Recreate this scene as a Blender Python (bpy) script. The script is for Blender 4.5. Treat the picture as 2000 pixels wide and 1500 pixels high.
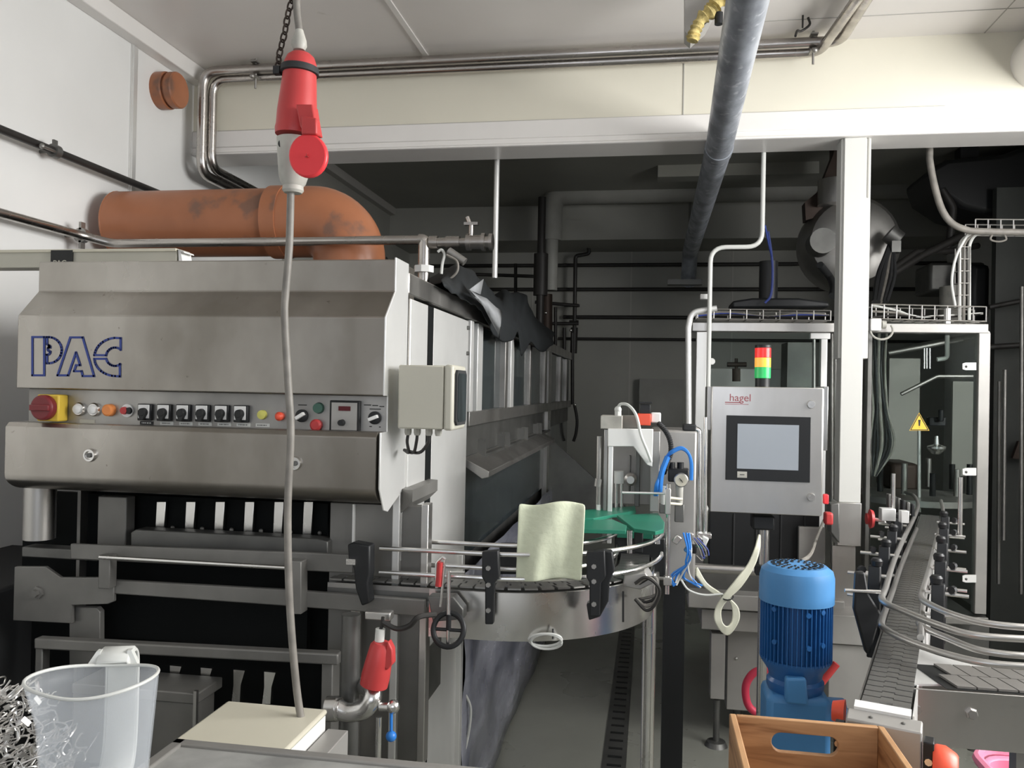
import bpy, bmesh, random
from math import *
from mathutils import Vector as V, Matrix
random.seed(7)
for _o in list(bpy.data.objects): bpy.data.objects.remove(_o)
SC = bpy.context.scene
COL = SC.collection
# ------------------------------------------------------------------ camera
F = 1620.0; H = 1.55; YAW = radians(9.46); PIT = radians(.35); ROL = radians(1.1)
_f = V((-sin(YAW)*cos(PIT), cos(YAW)*cos(PIT), sin(PIT))); _r0 = V((cos(YAW), sin(YAW), 0)); _u0 = _r0.cross(_f)
_r = _r0*cos(ROL)+_u0*sin(ROL); _u = _u0*cos(ROL)-_r0*sin(ROL)
EYE = V((0, 0, H))
cd = bpy.data.cameras.new('camera'); cam = bpy.data.objects.new('camera', cd); COL.objects.link(cam)
cd.sensor_fit = 'HORIZONTAL'; cd.sensor_width = 36; cd.lens = F/2000*36; cd.clip_start = .02; cd.clip_end = 60
m = Matrix((_r, _u, -_f)).transposed().to_4x4(); m.translation = EYE; cam.matrix_world = m
SC.camera = cam
# ------------------------------------------------------------------ world, lights, exposure
SC.view_settings.view_transform = 'Standard'; SC.view_settings.look = 'None'; SC.view_settings.gamma = 1
SC.view_settings.use_curve_mapping = False; SC.view_settings.exposure = 0.32
w = bpy.data.worlds.new('world'); SC.world = w; w.use_nodes = True
bg = w.node_tree.nodes['Background']; bg.inputs[0].default_value = (.72, .82, 1, 1); bg.inputs[1].default_value = 1.2
def area(name, loc, rot, sx, sy, power, col=(1, 1, 1), spread=180):
    l = bpy.data.lights.new(name, 'AREA'); l.shape = 'RECTANGLE'; l.size = sx; l.size_y = sy; l.energy = power; l.color = col
    l.spread = radians(spread)
    o = bpy.data.objects.new(name, l); COL.objects.link(o); o.location = loc; o.rotation_euler = rot
    return o
XR = 2.4; XL = -2.2; YF = -1.7; YB = 7.35; ZC = 3.06; YBM = 3.69
area('window_daylight', (XR+.10, 1.75, 2.30), (0, radians(90), 0), 1.3, 2.3, 150, (1, .985, .96))
area('window_daylight', (-.2, YF-.10, 1.95), (radians(90), 0, 0), 2.6, 1.5, 12, (1, .97, .93))
# ------------------------------------------------------------------ pixel to plane
def ray(x, y): return _f+_r*((x-1000)/F)+_u*((750-y)/F)
def PY(x, y, Y): d = ray(x, y); return EYE+d*(Y/d.y)
def PX(x, y, X): d = ray(x, y); return EYE+d*(X/d.x)
def PZ(x, y, Z): d = ray(x, y); return EYE+d*((Z-H)/d.z)
# ------------------------------------------------------------------ materials
MATS = {}
def nd(t, ty, **k):
    n = t.nodes.new(ty)
    for a, b in k.items(): setattr(n, a, b)
    return n
def mat(name, col, rough=.5, metal=0., noise=.0, nscale=6., stretch=(1, 1, 1), bump=0., rvar=0., spec=.5, trans=0., alpha=1., emis=None, estr=0., col2=None, dirt=None, coat=0., ior=1.45, sss=0):
    M = bpy.data.materials.new(name); M.use_nodes = True; t = M.node_tree; b = t.nodes['Principled BSDF']
    col = tuple(c for c in col)
    b.inputs['Base Color'].default_value = (*col, 1); b.inputs['Roughness'].default_value = rough; b.inputs['Metallic'].default_value = metal
    b.inputs['Specular IOR Level'].default_value = spec; b.inputs['Transmission Weight'].default_value = trans; b.inputs['Alpha'].default_value = alpha
    b.inputs['IOR'].default_value = ior
    if coat: b.inputs['Coat Weight'].default_value = coat
    if sss: b.inputs['Subsurface Weight'].default_value = sss; b.inputs['Subsurface Scale'].default_value = .02
    if emis: b.inputs['Emission Color'].default_value = (*emis, 1); b.inputs['Emission Strength'].default_value = estr
    if noise or bump or rvar or dirt:
        tc = nd(t, 'ShaderNodeTexCoord'); mp = nd(t, 'ShaderNodeMapping'); mp.inputs['Scale'].default_value = stretch
        t.links.new(tc.outputs['Object'], mp.inputs[0])
        n = nd(t, 'ShaderNodeTexNoise'); n.inputs['Scale'].default_value = nscale; n.inputs['Detail'].default_value = 5
        t.links.new(mp.outputs[0], n.inputs[0])
        out = None
        if noise:
            mx = nd(t, 'ShaderNodeMix', data_type='RGBA'); c2 = col2 or tuple(c*(1-noise) for c in col)
            cr = nd(t, 'ShaderNodeMapRange'); cr.inputs[1].default_value = .35; cr.inputs[2].default_value = .65
            t.links.new(n.outputs[0], cr.inputs[0]); t.links.new(cr.outputs[0], mx.inputs[0])
            mx.inputs[6].default_value = (*col, 1); mx.inputs[7].default_value = (*c2, 1); out = mx.outputs[2]
        if dirt:
            n2 = nd(t, 'ShaderNodeTexNoise'); n2.inputs['Scale'].default_value = dirt[1]; n2.inputs['Detail'].default_value = 6
            t.links.new(tc.outputs['Object'], n2.inputs[0])
            r2 = nd(t, 'ShaderNodeMapRange'); r2.inputs[1].default_value = dirt[2]; r2.inputs[2].default_value = dirt[2]+.06; r2.inputs[4].default_value = dirt[3]
            t.links.new(n2.outputs[0], r2.inputs[0])
            m2 = nd(t, 'ShaderNodeMix', data_type='RGBA'); t.links.new(r2.outputs[0], m2.inputs[0])
            m2.inputs[6].default_value = (*col, 1)
            if out: t.links.new(out, m2.inputs[6])
            m2.inputs[7].default_value = (*dirt[0], 1); out = m2.outputs[2]
        if out: t.links.new(out, b.inputs['Base Color'])
        if rvar:
            r = nd(t, 'ShaderNodeMapRange'); r.inputs[1].default_value = .3; r.inputs[2].default_value = .7
            r.inputs[3].default_value = max(.03, rough-rvar); r.inputs[4].default_value = rough+rvar
            t.links.new(n.outputs[0], r.inputs[0]); t.links.new(r.outputs[0], b.inputs['Roughness'])
        if bump:
            bp = nd(t, 'ShaderNodeBump'); bp.inputs['Strength'].default_value = bump; bp.inputs['Distance'].default_value = .01
            t.links.new(n.outputs[0], bp.inputs['Height']); t.links.new(bp.outputs[0], b.inputs['Normal'])
    MATS[name] = M; return M
mat('wall_white', (.80, .80, .78), .45, noise=.05, nscale=2.0, bump=.05, dirt=((.60, .59, .55), 1.6, .64, .35))
mat('wall_grey', (.16, .16, .15), .6, noise=.1)
mat('ceiling_white', (.78, .75, .72), .30, noise=.06, nscale=1.5, dirt=((.45, .42, .36), 9, .72, .5))
mat('beam_cream', (.74, .71, .60), .5, noise=.05, nscale=2)
mat('trim_white', (.80, .78, .75), .35, noise=.03)
mat('shade_tinted_wall', (.36, .36, .325), .6, noise=.12, nscale=1.6)  # white rear walls coloured darker to stand in for the unlit room
mat('shade_tinted_ceiling', (.30, .30, .265), .55, noise=.12, nscale=1.6)  # rear ceiling colour lowered to imitate its shade
mat('seam', (.42, .41, .38), .6)
mat('floor_grey', (.27, .275, .24), .32, noise=.06, nscale=3, rvar=.1, bump=.04)
mat('steel', (.60, .585, .56), .36, 1, noise=.16, nscale=7, stretch=(1, 1, .35), rvar=.08)
mat('steel_hood', (.47, .445, .41), .34, 1, noise=.32, nscale=3.0, stretch=(1, 1, .6), rvar=.12, col2=(.27, .25, .22), dirt=((.16, .14, .12), 42, .70, .75))
mat('maroon', (.20, .025, .03), .4)
mat('shade_tinted_steel', (.24, .235, .22), .5, .5, noise=.25, nscale=5)  # steel darkened in colour to imitate the shade under the washer hood
mat('rail_steel', (.52, .51, .49), .36, .9, noise=.1)
mat('duct_grey', (.60, .60, .57), .5)
mat('partition_dark', (.055, .06, .055), .6, noise=.3, nscale=3)
mat('steel_bright', (.80, .79, .77), .24, 1, noise=.08, nscale=10, rvar=.06)
mat('steel_dull', (.42, .41, .39), .48, 1, noise=.25, nscale=5, rvar=.1)
mat('steel_dark', (.20, .20, .19), .5, .8, noise=.3, nscale=6)
mat('steel_paint', (.40, .39, .37), .42, .35, noise=.15, nscale=5)
mat('steel_light', (.80, .80, .78), .38, .55, noise=.1, nscale=4)
mat('pipe_steel', (.55, .52, .49), .28, 1, noise=.25, nscale=14, stretch=(.3, 1, 1), rvar=.1)
mat('galv', (.42, .45, .50), .42, .35, noise=.4, nscale=16, stretch=(1, .5, 1), rvar=.14, dirt=((.62, .64, .67), 28, .6, .6))
mat('iron_black', (.030, .028, .026), .5, .1, noise=.3)
mat('black', (.012, .013, .013), .5)
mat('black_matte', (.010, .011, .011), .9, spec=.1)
mat('black_plastic', (.010, .011, .012), .45)
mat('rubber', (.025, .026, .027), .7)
mat('orange_pvc', (.40, .155, .075), .36, noise=.18, nscale=4, dirt=((.10, .08, .07), 5, .60, .6))
mat('red_plastic', (.52, .05, .05), .42, noise=.12, nscale=9)
mat('red_bright', (.80, .05, .06), .35, noise=.05)
mat('red_orange', (.80, .10, .05), .38)
mat('grey_plastic', (.50, .49, .44), .45, noise=.3, nscale=14)
mat('cable_grey', (.24, .225, .20), .5, noise=.3, nscale=20)
mat('cream_box', (.50, .485, .41), .42, noise=.05)
mat('cream_lid', (.62, .59, .48), .4, noise=.04)
mat('glass_dark', (.045, .058, .062), .08, 0, spec=.8, noise=.5, nscale=3, stretch=(1, 6, 1), rvar=.05)
mat('glass', (.80, .88, .86), .02, 0, trans=1, ior=1.05, spec=.6)
mat('logo_blue', (.035, .06, .26), .5)
mat('logo_red', (.30, .08, .09), .5)
mat('yellow', (.72, .50, .06), .45)
mat('white_plastic', (.78, .78, .76), .4)
mat('orange_lamp', (.80, .28, .08), .4)
mat('yellow_lamp', (.62, .60, .14), .4)
mat('green_dark', (.05, .12, .09), .4)
mat('green_guide', (.020, .20, .125), .4, noise=.15)
mat('tower_red', (.85, .03, .03), .25, emis=(1, .05, .04), estr=.35)
mat('tower_amber', (.95, .45, .05), .25, emis=(1, .5, .1), estr=.45)
mat('tower_green', (.03, .42, .12), .25, emis=(.05, .6, .15), estr=.25)
mat('screen', (.22, .24, .26), .18, emis=(.55, .60, .68), estr=.16)
mat('display_red', (.09, .01, .015), .25)
mat('cloth_yellow', (.66, .70, .53), .9, noise=.05, bump=.2, nscale=60)
mat('tarp', (.014, .017, .019), .75, noise=.3, nscale=5)
mat('tarp_grey', (.30, .31, .32), .75, noise=.2)
mat('blue_motor', (.022, .12, .34), .36, noise=.1, nscale=6)
mat('blue_cap', (.07, .24, .50), .42, noise=.08, nscale=6)
mat('blue_hose', (.03, .20, .62), .35)
mat('cable_cream', (.62, .62, .50), .45, noise=.06)
mat('cable_white', (.62, .63, .60), .45)
mat('pink', (.72, .22, .34), .42)
mat('pink_red', (.66, .05, .10), .45)
mat('worktop', (.46, .46, .44), .45, .15, noise=.45, nscale=7, bump=.03)
mat('worktop_edge', (.34, .33, .31), .45, .4, noise=.15)
mat('foam', (.62, .50, .20), .95, noise=.5, nscale=30, bump=1)
mat('chain_dark', (.05, .035, .028), .55, .5)
mat('film', (.14, .15, .20), .2, .3, noise=.9, nscale=2.4, stretch=(1, 1, 2.2), bump=.25, col2=(.42, .43, .50), rvar=.1, spec=.9)
mat('belt', (.35, .345, .33), .38, .9, noise=.15, nscale=9)
mat('belt_plastic', (.22, .21, .195), .5, .1, noise=.1)
mat('insul', (.30, .30, .275), .6, noise=.15)
mat('sign_yellow', (.90, .58, .06), .5)
mat('sign_black', (.02, .02, .02), .5)
# jug: translucent milky plastic
M = bpy.data.materials.new('jug_plastic'); M.use_nodes = True; t = M.node_tree; b = t.nodes['Principled BSDF']; out = t.nodes['Material Output']
b.inputs['Base Color'].default_value = (.80, .84, .88, 1); b.inputs['Roughness'].default_value = .32
tl = nd(t, 'ShaderNodeBsdfTranslucent'); tl.inputs[0].default_value = (.80, .85, .90, 1)
tr = nd(t, 'ShaderNodeBsdfTransparent'); a1 = nd(t, 'ShaderNodeMixShader'); a2 = nd(t, 'ShaderNodeMixShader')
a1.inputs[0].default_value = .5; a2.inputs[0].default_value = .77
t.links.new(b.outputs[0], a1.inputs[1]); t.links.new(tl.outputs[0], a1.inputs[2]); t.links.new(a1.outputs[0], a2.inputs[1]); t.links.new(tr.outputs[0], a2.inputs[2])
t.links.new(a2.outputs[0], out.inputs[0]); MATS['jug_plastic'] = M
# wood
M = bpy.data.materials.new('wood'); M.use_nodes = True; t = M.node_tree; b = t.nodes['Principled BSDF']
tc = nd(t, 'ShaderNodeTexCoord'); mp = nd(t, 'ShaderNodeMapping'); mp.inputs['Scale'].default_value = (2.2, 2.2, 22)
n1 = nd(t, 'ShaderNodeTexNoise'); n1.inputs['Scale'].default_value = 2.2; n1.inputs['Detail'].default_value = 6; n1.inputs['Distortion'].default_value = .6
cr = nd(t, 'ShaderNodeValToRGB'); cr.color_ramp.elements[0].position = .33; cr.color_ramp.elements[0].color = (.17, .075, .028, 1)
cr.color_ramp.elements[1].position = .66; cr.color_ramp.elements[1].color = (.50, .29, .14, 1); e_ = cr.color_ramp.elements.new(.47); e_.color = (.38, .205, .095, 1)
t.links.new(tc.outputs['Object'], mp.inputs[0]); t.links.new(mp.outputs[0], n1.inputs[0]); t.links.new(n1.outputs[0], cr.inputs[0]); t.links.new(cr.outputs[0], b.inputs['Base Color'])
b.inputs['Roughness'].default_value = .5; MATS['wood'] = M
# ------------------------------------------------------------------ mesh builder
def fillet(pts, r, n=6):
    pts = [V(p) for p in pts]; o = [pts[0]]
    for i in range(1, len(pts)-1):
        a, b_, c = pts[i-1], pts[i], pts[i+1]; u_ = (a-b_); v_ = (c-b_); lu, lv = u_.length, v_.length
        if lu < 1e-6 or lv < 1e-6: continue
        u_ /= lu; v_ /= lv; ang = u_.angle(v_)
        if ang > 3.1: o.append(b_); continue
        d = min(r/tan(ang/2), lu*.48, lv*.48); p0 = b_+u_*d; p2 = b_+v_*d
        for k in range(n+1):
            s = k/n; o.append(p0*(1-s)**2+b_*(2*s*(1-s))+p2*s*s)
    o.append(pts[-1]); return o
def spline(pts, n=8):
    pts = [V(p) for p in pts]; q = [pts[0]*2-pts[1]]+pts+[pts[-1]*2-pts[-2]]; o = []
    for i in range(1, len(q)-2):
        for k in range(n):
            s = k/n; a, b_, c, d = q[i-1:i+3]
            o.append(.5*((2*b_)+(c-a)*s+(2*a-5*b_+4*c-d)*s*s+(3*b_-a-3*c+d)*s**3))
    o.append(pts[-1]); return o
class MB:
    def __init__(s): s.v = []; s.f = []
    def add(s, vs, fs):
        k = len(s.v); s.v += [V(p) for p in vs]; s.f += [tuple(i+k for i in f) for f in fs]; return s
    def box(s, lo, hi, rot=None):
        x0, y0, z0 = lo; x1, y1, z1 = hi
        x0, x1 = min(x0, x1), max(x0, x1); y0, y1 = min(y0, y1), max(y0, y1); z0, z1 = min(z0, z1), max(z0, z1)
        vs = [V(p) for p in ((x0, y0, z0), (x1, y0, z0), (x1, y1, z0), (x0, y1, z0), (x0, y0, z1), (x1, y0, z1), (x1, y1, z1), (x0, y1, z1))]
        if rot:
            c = (vs[0]+vs[6])/2; vs = [c+rot@(p-c) for p in vs]
        return s.add(vs, [(0, 3, 2, 1), (4, 5, 6, 7), (0, 1, 5, 4), (1, 2, 6, 5), (2, 3, 7, 6), (3, 0, 4, 7)])
    def cbox(s, c, sz, rot=None):
        c = V(c); h = V(sz)/2; return s.box(c-h, c+h, rot)
    def prism(s, poly, ext):          # polygon (3D points) extruded by a vector
        poly = [V(p) for p in poly]; e = V(ext); n = len(poly)
        return s.add(poly+[p+e for p in poly], [tuple(range(n))[::-1], tuple(range(n, 2*n))]+[(i, (i+1) % n, (i+1) % n+n, i+n) for i in range(n)])
    def tube(s, pts, r, n=12, closed=False, radii=None, caps=True):
        pts = [V(p) for p in pts]; q = [pts[0]]
        if not radii:
            for p in pts[1:]:
                if (p-q[-1]).length > 1e-6: q.append(p)
            pts = q
        N = len(pts); T = []
        for i in range(N):
            a = pts[(i-1) % N] if (closed or i > 0) else pts[i]; b_ = pts[(i+1) % N] if (closed or i < N-1) else pts[i]
            d = b_-a; T.append(d.normalized() if d.length > 1e-9 else (T[-1] if T else V((0, 0, 1))))
        up = V((0, 0, 1)) if abs(T[0].z) < .9 else V((1, 0, 0)); nn = T[0].cross(up).normalized(); vs = []
        for i in range(N):
            nn = (nn-T[i]*nn.dot(T[i])); nn = nn.normalized() if nn.length > 1e-6 else T[i].orthogonal().normalized(); bb = T[i].cross(nn); rr = radii[i] if radii else r
            for k in range(n):
                a = 2*pi*k/n; vs.append(pts[i]+(nn*cos(a)+bb*sin(a))*rr)
        fs = []
        for i in range(N if closed else N-1):
            j = (i+1) % N
            for k in range(n): fs.append((i*n+k, i*n+(k+1) % n, j*n+(k+1) % n, j*n+k))
        if not closed and caps: fs += [tuple(range(n))[::-1], tuple(range((N-1)*n, N*n))]
        return s.add(vs, fs)
    def cyl(s, a, b_, r, n=20, r2=None):
        return s.tube([a, b_], r, n, radii=[r, r if r2 is None else r2])
    def lathe(s, prof, c, ax=(0, 0, 1), n=28):   # prof: (radius, height along axis)
        c = V(c); ax = V(ax).normalized(); u_ = ax.orthogonal().normalized(); v_ = ax.cross(u_); vs = []; m_ = len(prof)
        for r_, h in prof:
            for k in range(n):
                a = 2*pi*k/n; vs.append(c+ax*h+(u_*cos(a)+v_*sin(a))*max(r_, 1e-4))
        fs = [(i*n+k, i*n+(k+1) % n, (i+1)*n+(k+1) % n, (i+1)*n+k) for i in range(m_-1) for k in range(n)]
        fs += [tuple(range(n))[::-1], tuple(range((m_-1)*n, m_*n))]
        return s.add(vs, fs)
    def ball(s, c, r, n=16):
        prof = [(r*sin(pi*i/n), -r*cos(pi*i/n)) for i in range(n+1)]
        return s.lathe(prof, c, n=2*n)
    def grid(s, P, th=0, tv=V((0, 0, 0))):       # P rows of points
        R = len(P); C_ = len(P[0]); vs = [p for row in P for p in row]
        fs = [(i*C_+j, i*C_+j+1, (i+1)*C_+j+1, (i+1)*C_+j) for i in range(R-1) for j in range(C_-1)]
        return s.add(vs, fs)
    # helpers from image rectangle on plane Y
    def pbox(s, x0, y0, x1, y1, Y, dep):
        a = PY(x0, (y0+y1)/2, Y); b_ = PY(x1, (y0+y1)/2, Y); zt = PY((x0+x1)/2, y0, Y).z; zb = PY((x0+x1)/2, y1, Y).z
        return s.box((a.x, Y, zb), (b_.x, Y+dep, zt))
    def ppoly(s, pts, Y, dep): return s.prism([PY(x, y, Y) for x, y in pts], (0, dep, 0))
    def make(s, name, material, parent=None, bevel=0, ang=35, label=None, kind=None, solid=0, sub=0, wire=False):
        vs = s.v; lo = V((min(p.x for p in vs), min(p.y for p in vs), min(p.z for p in vs))); hi = V((max(p.x for p in vs), max(p.y for p in vs), max(p.z for p in vs)))
        c = (lo+hi)/2
        if parent is None: c.z = lo.z
        me = bpy.data.meshes.new(name); me.from_pydata([p-c for p in vs], [], s.f)
        bm = bmesh.new(); bm.from_mesh(me); bmesh.ops.recalc_face_normals(bm, faces=bm.faces); bm.to_mesh(me); bm.free()
        me.polygons.foreach_set('use_smooth', [True]*len(me.polygons)); me.set_sharp_from_angle(angle=radians(ang))
        me.materials.append(MATS[material]); o = bpy.data.objects.new(name, me); COL.objects.link(o)
        WL[o.name] = c
        if parent is not None: o.parent = parent; o.location = c-WL[parent.name]
        else: o.location = c
        if solid: md = o.modifiers.new('solid', 'SOLIDIFY'); md.thickness = solid; md.offset = 0
        if sub: md = o.modifiers.new('sub', 'SUBSURF'); md.levels = sub; md.render_levels = sub
        if bevel: md = o.modifiers.new('bev', 'BEVEL'); md.width = bevel; md.segments = 2; md.limit_method = 'ANGLE'; md.angle_limit = radians(40)
        if label: o['label'] = label
        if kind: o['kind'] = kind
        return o
WL = {}
def thing(name, label, cat, loc, group=None):
    o = bpy.data.objects.new(name, None); COL.objects.link(o); o.location = V(loc); WL[o.name] = V(loc); o.empty_display_size = .05
    o['label'] = label; o['category'] = cat
    if group: o['group'] = group
    return o
def tag(o, label, cat, group=None, kind=None):
    o['label'] = label; o['category'] = cat
    if group: o['group'] = group
    if kind: o['kind'] = kind
    return o
def struct(mb, name, material, **k): return mb.make(name, material, kind='structure', **k)
def text(s_, name, material, parent, loc, size, ax=(1, 0, 0), up=(0, 0, 1), depth=.0006, align='LEFT', label=None, sx=1):
    cu = bpy.data.curves.new(name, 'FONT'); cu.body = s_; cu.size = size; cu.extrude = depth; cu.align_x = align
    tmp = bpy.data.objects.new(name, cu); COL.objects.link(tmp); bpy.context.view_layer.update()
    me = bpy.data.meshes.new_from_object(tmp.evaluated_get(bpy.context.evaluated_depsgraph_get())); bpy.data.objects.remove(tmp)
    a = V(ax).normalized(); u_ = V(up).normalized(); R = Matrix((a*sx, u_, a.cross(u_))).transposed()
    me.transform(R.to_4x4()); me.materials.clear(); me.materials.append(MATS[material])
    o = bpy.data.objects.new(name, me); COL.objects.link(o); o.parent = parent; o.location = V(loc)-WL[parent.name]; WL[o.name] = V(loc)
    if label: o['label'] = label
    return o
#@@SETTING
# ------------------------------------------------------------------ the room
struct(MB().box((XL-.4, YF-.2, -.12), (XR+.3, YB+.2, 0)), 'floor', 'floor_grey')
struct(MB().box((XL-.4, YF-.2, ZC), (XR+.3, YBM+.2, ZC+.12)), 'ceiling', 'ceiling_white')
struct(MB().box((XL-.4, YBM+.2, ZC), (XR+.3, YB+.2, ZC+.12)), 'ceiling_rear', 'shade_tinted_ceiling')
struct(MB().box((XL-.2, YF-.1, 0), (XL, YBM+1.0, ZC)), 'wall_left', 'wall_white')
struct(MB().box((XL-.2, YBM+1.0, 0), (XL, YB, ZC)), 'wall_left_rear', 'shade_tinted_wall')  # same left wall, continued in the shade-darkened colour
struct(MB().box((XL-.2, YB, 0), (XR+.2, YB+.15, ZC)), 'wall_back', 'shade_tinted_wall')
mb = MB(); y0, y1, z0, z1 = .6, 2.9, 1.6, 2.9
mb.box((XR, YF-.1, 0), (XR+.15, y0, ZC)).box((XR, y1, 0), (XR+.15, YB, ZC)).box((XR, y0, 0), (XR+.15, y1, z0)).box((XR, y0, z1), (XR+.15, y1, ZC))
struct(mb, 'wall_right', 'wall_white')
mb = MB(); x0, x1, a0, a1 = -1.5, 1.1, 1.2, 2.7
mb.box((XL, YF-.15, 0), (x0, YF, ZC)).box((x1, YF-.15, 0), (XR, YF, ZC)).box((x0, YF-.15, 0), (x1, YF, a0)).box((x0, YF-.15, a1), (x1, YF, ZC))
struct(mb, 'wall_front', 'wall_grey')
mb = MB()
for yy in (y0, (y0+y1)/2-.03, y1-.06): mb.box((XR+.02, yy, z0), (XR+.08, yy+.06, z1))
for zz in (z0, z1-.06): mb.box((XR+.02, y0, zz), (XR+.08, y1, zz+.06))
struct(mb, 'window_1', 'trim_white')
mb = MB()
for xx in (x0, (x0+x1)/2-.03, x1-.06): mb.box((xx, YF-.08, a0), (xx+.06, YF-.02, a1))
for zz in (a0, a1-.06): mb.box((x0, YF-.08, zz), (x1, YF-.02, zz+.06))
struct(mb, 'window_2', 'trim_white')
# beam over the opening
ZB = PY(1500, 272, YBM).z
struct(MB().box((XL, YBM, ZB+.055), (XR, YBM+.16, ZC)), 'trim_1', 'beam_cream')
mb = MB().box((XL, YBM-.012, ZB+.035), (PY(1845, 230, YBM).x, YBM+.17, ZB+.115)); mb.box((XL, YBM-.006, ZB), (XR, YBM+.20, ZB+.06)); mb.box((XL, YBM-.014, ZB), (XR, YBM-.004, ZB+.012))
struct(mb, 'trim_2', 'trim_white', bevel=.004)
mb = MB()
for px in (1335,): p = PY(px, 180, YBM); mb.box((p.x-.002, YBM-.003, ZB+.11), (p.x+.002, YBM, ZC))
mb.box((XL, YBM-.003, ZB+.113), (PY(1845, 230, YBM).x, YBM-.0, ZB+.118))
struct(mb, 'trim_3', 'seam')
# cove trunking along the left wall and ceiling
struct(MB().box((XL, YF, ZC-.075), (XL+.06, YBM, ZC)), 'trim_4', 'trim_white', bevel=.004)
# ceiling panel seams and cover strip
mb = MB(); a = PZ(752, 0, ZC); b_ = PZ(835, 112, ZC)
mb.prism([(a.x-.012, a.y-1.5, ZC), (a.x+.012, a.y-1.5, ZC), (b_.x+.012, b_.y, ZC), (b_.x-.012, b_.y, ZC)], (0, 0, -.006))
struct(mb, 'trim_5', 'trim_white')
mb = MB(); a = PZ(1880, 110, ZC); mb.box((a.x-.002, .5, ZC-.002), (a.x+.002, YBM, ZC)); mb.box((PZ(1450, 60, ZC).x, PZ(1700, 30, ZC).y, ZC-.002), (XR, PZ(1700, 30, ZC).y+.004, ZC))
struct(mb, 'trim_6', 'seam')
# wall joint strip
p = PX(262, 90, XL); struct(MB().box((XL, p.y-.022, .0), (XL+.006, p.y+.022, ZC-.075)).box((XL, p.y-.012, 0), (XL+.010, p.y-.006, ZC-.075)), 'trim_7', 'steel_light', bevel=.002)
# rear soffit and rear-room beam
YS = 6.75
struct(MB().box((XL, YS, PY(1000, 470, YS).z), (XR, YB, ZC)), 'trim_8', 'shade_tinted_wall')
mb = MB().box((XL, 3.9, ZC-.06), (XL+.05, YS, ZC)); struct(mb, 'trim_9', 'seam')
mb = MB()
for px in (1232, 1430, 1040): p = PY(px, 600, YB); mb.box((p.x-.006, YB-.004, 0), (p.x+.006, YB, 2.9))
struct(mb, 'trim_10', 'seam')
# right ceiling block (air duct box) near the upper right corner
mb = MB(); p = PZ(1968, 110, ZC); q = PY(1968, 110, YBM)
mb.cyl((q.x+.13, 1.2, ZC-.13), (q.x+.13, YBM, ZC-.13), .12, 24); o = mb.make('round_air_duct', 'trim_white'); tag(o, 'white round air duct under the ceiling in the upper right corner', 'duct')
#@@DUCTS
# ------------------------------------------------------------------ orange drain duct
YD = 3.05; rD = .132; zD = PY(400, 372, YD).z-rD; xE = PY(683, 480, YD).x; x0 = PY(236, 440, YD).x
th = thing('orange_duct', 'large orange plastic pipe with an elbow rising from the steel washing machine', 'pipe', (xE, YD, 1.86))
Rb = .15; xb = xE-Rb
mb = MB().tube([(x0, YD, zD), (x0+.012, YD, zD), (xb-.10, YD, zD)], rD, 40); mb.make('straight_pipe', 'orange_pvc', th)
pts = [(xb-.12, YD, zD)]+[(xb+Rb*sin(a), YD, zD-Rb+Rb*cos(a)) for a in [i*pi/2/14 for i in range(15)]]+[(xE, YD, 1.865)]
MB().tube(pts, rD+.005, 40).make('elbow', 'orange_pvc', th)
MB().cyl((xb-.16, YD, zD), (xb-.10, YD, zD), rD+.010, 40).make('socket_ring', 'orange_pvc', th)
MB().cyl((xE, YD, 1.90), (xE, YD, 1.955), rD+.014, 40).make('collar', 'orange_pvc', th)
MB().tube([V((x0-.002, YD+cos(a)*(rD-.004), zD+sin(a)*(rD-.004))) for a in [i*2*pi/32 for i in range(32)]], .006, 6, closed=True).make('cut_rim', 'orange_pvc', th)
mb = MB(); p = PY(738, 495, 2.9); mb.cbox((p.x, 2.9, 1.885), (.05, .02, .03)).cyl((p.x-.03, 2.9, 1.86), (p.x-.03, 2.9, 1.915), .004).cyl((p.x+.03, 2.9, 1.86), (p.x+.03, 2.9, 1.905), .004)
mb.make('clamp', 'steel_dark', th)
# wall cap
p = PX(312, 178, XL); th = thing('terracotta_stopper', 'round terracotta orange pipe cap sticking out of the white wall', 'pipe cap', p)
MB().lathe([(.0, 0), (.082, 0), (.082, .045), (.078, .05), (0, .05)], p, (1, 0, 0), 32).make('socket', 'orange_pvc', th)
MB().lathe([(.0, .05), (.070, .05), (.070, .062), (.079, .064), (.079, .092), (.074, .098), (0, .098)], p, (1, 0, 0), 32).make('cap', 'orange_pvc', th)
# wall pipes
a = PX(0, 255, XL+.06); b_ = PX(310, 375, XL+.06); z = (a.z+b_.z)/2
th = thing('dark_wall_pipe', 'thin dark steel pipe running along the left white wall above the other', 'pipe', (XL, a.y, z))
MB().cyl((XL+.06, .3, z), (XL+.06, YBM-.15, z), .014).make('pipe', 'iron_black', th)
p = PX(107, 296, XL+.06); mb = MB().cyl((XL+.06, p.y-.014, z), (XL+.06, p.y+.014, z), .024).cyl((XL, p.y, z), (XL+.06, p.y, z), .006).cbox((XL+.06, p.y, z+.03), (.008, .02, .02)); mb.make('clamp', 'steel_dark', th)
MB().cyl((XL+.09, p.y-.10, z-.012), (XL+.07, p.y, z-.005), .005).ball((XL+.09, p.y-.10, z-.012), .010, 6).make('screw', 'steel_dull', th)
z2 = PX(160, 460, XL+.07).z; yP = 2.87
th = thing('water_pipe', 'stainless water pipe bending off the left wall and crossing the orange duct to a valve', 'pipe', (XL+.07, 2.0, z2))
xD = PY(829, 470, yP).x; zp = PY(700, 470, yP).z
MB().tube(fillet([(XL+.07, .3, z2), (XL+.07, yP-.06, z2), (XL+.16, yP, zp), (xD, yP, zp)], .09), .0165, 14).make('pipe', 'pipe_steel', th)
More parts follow.
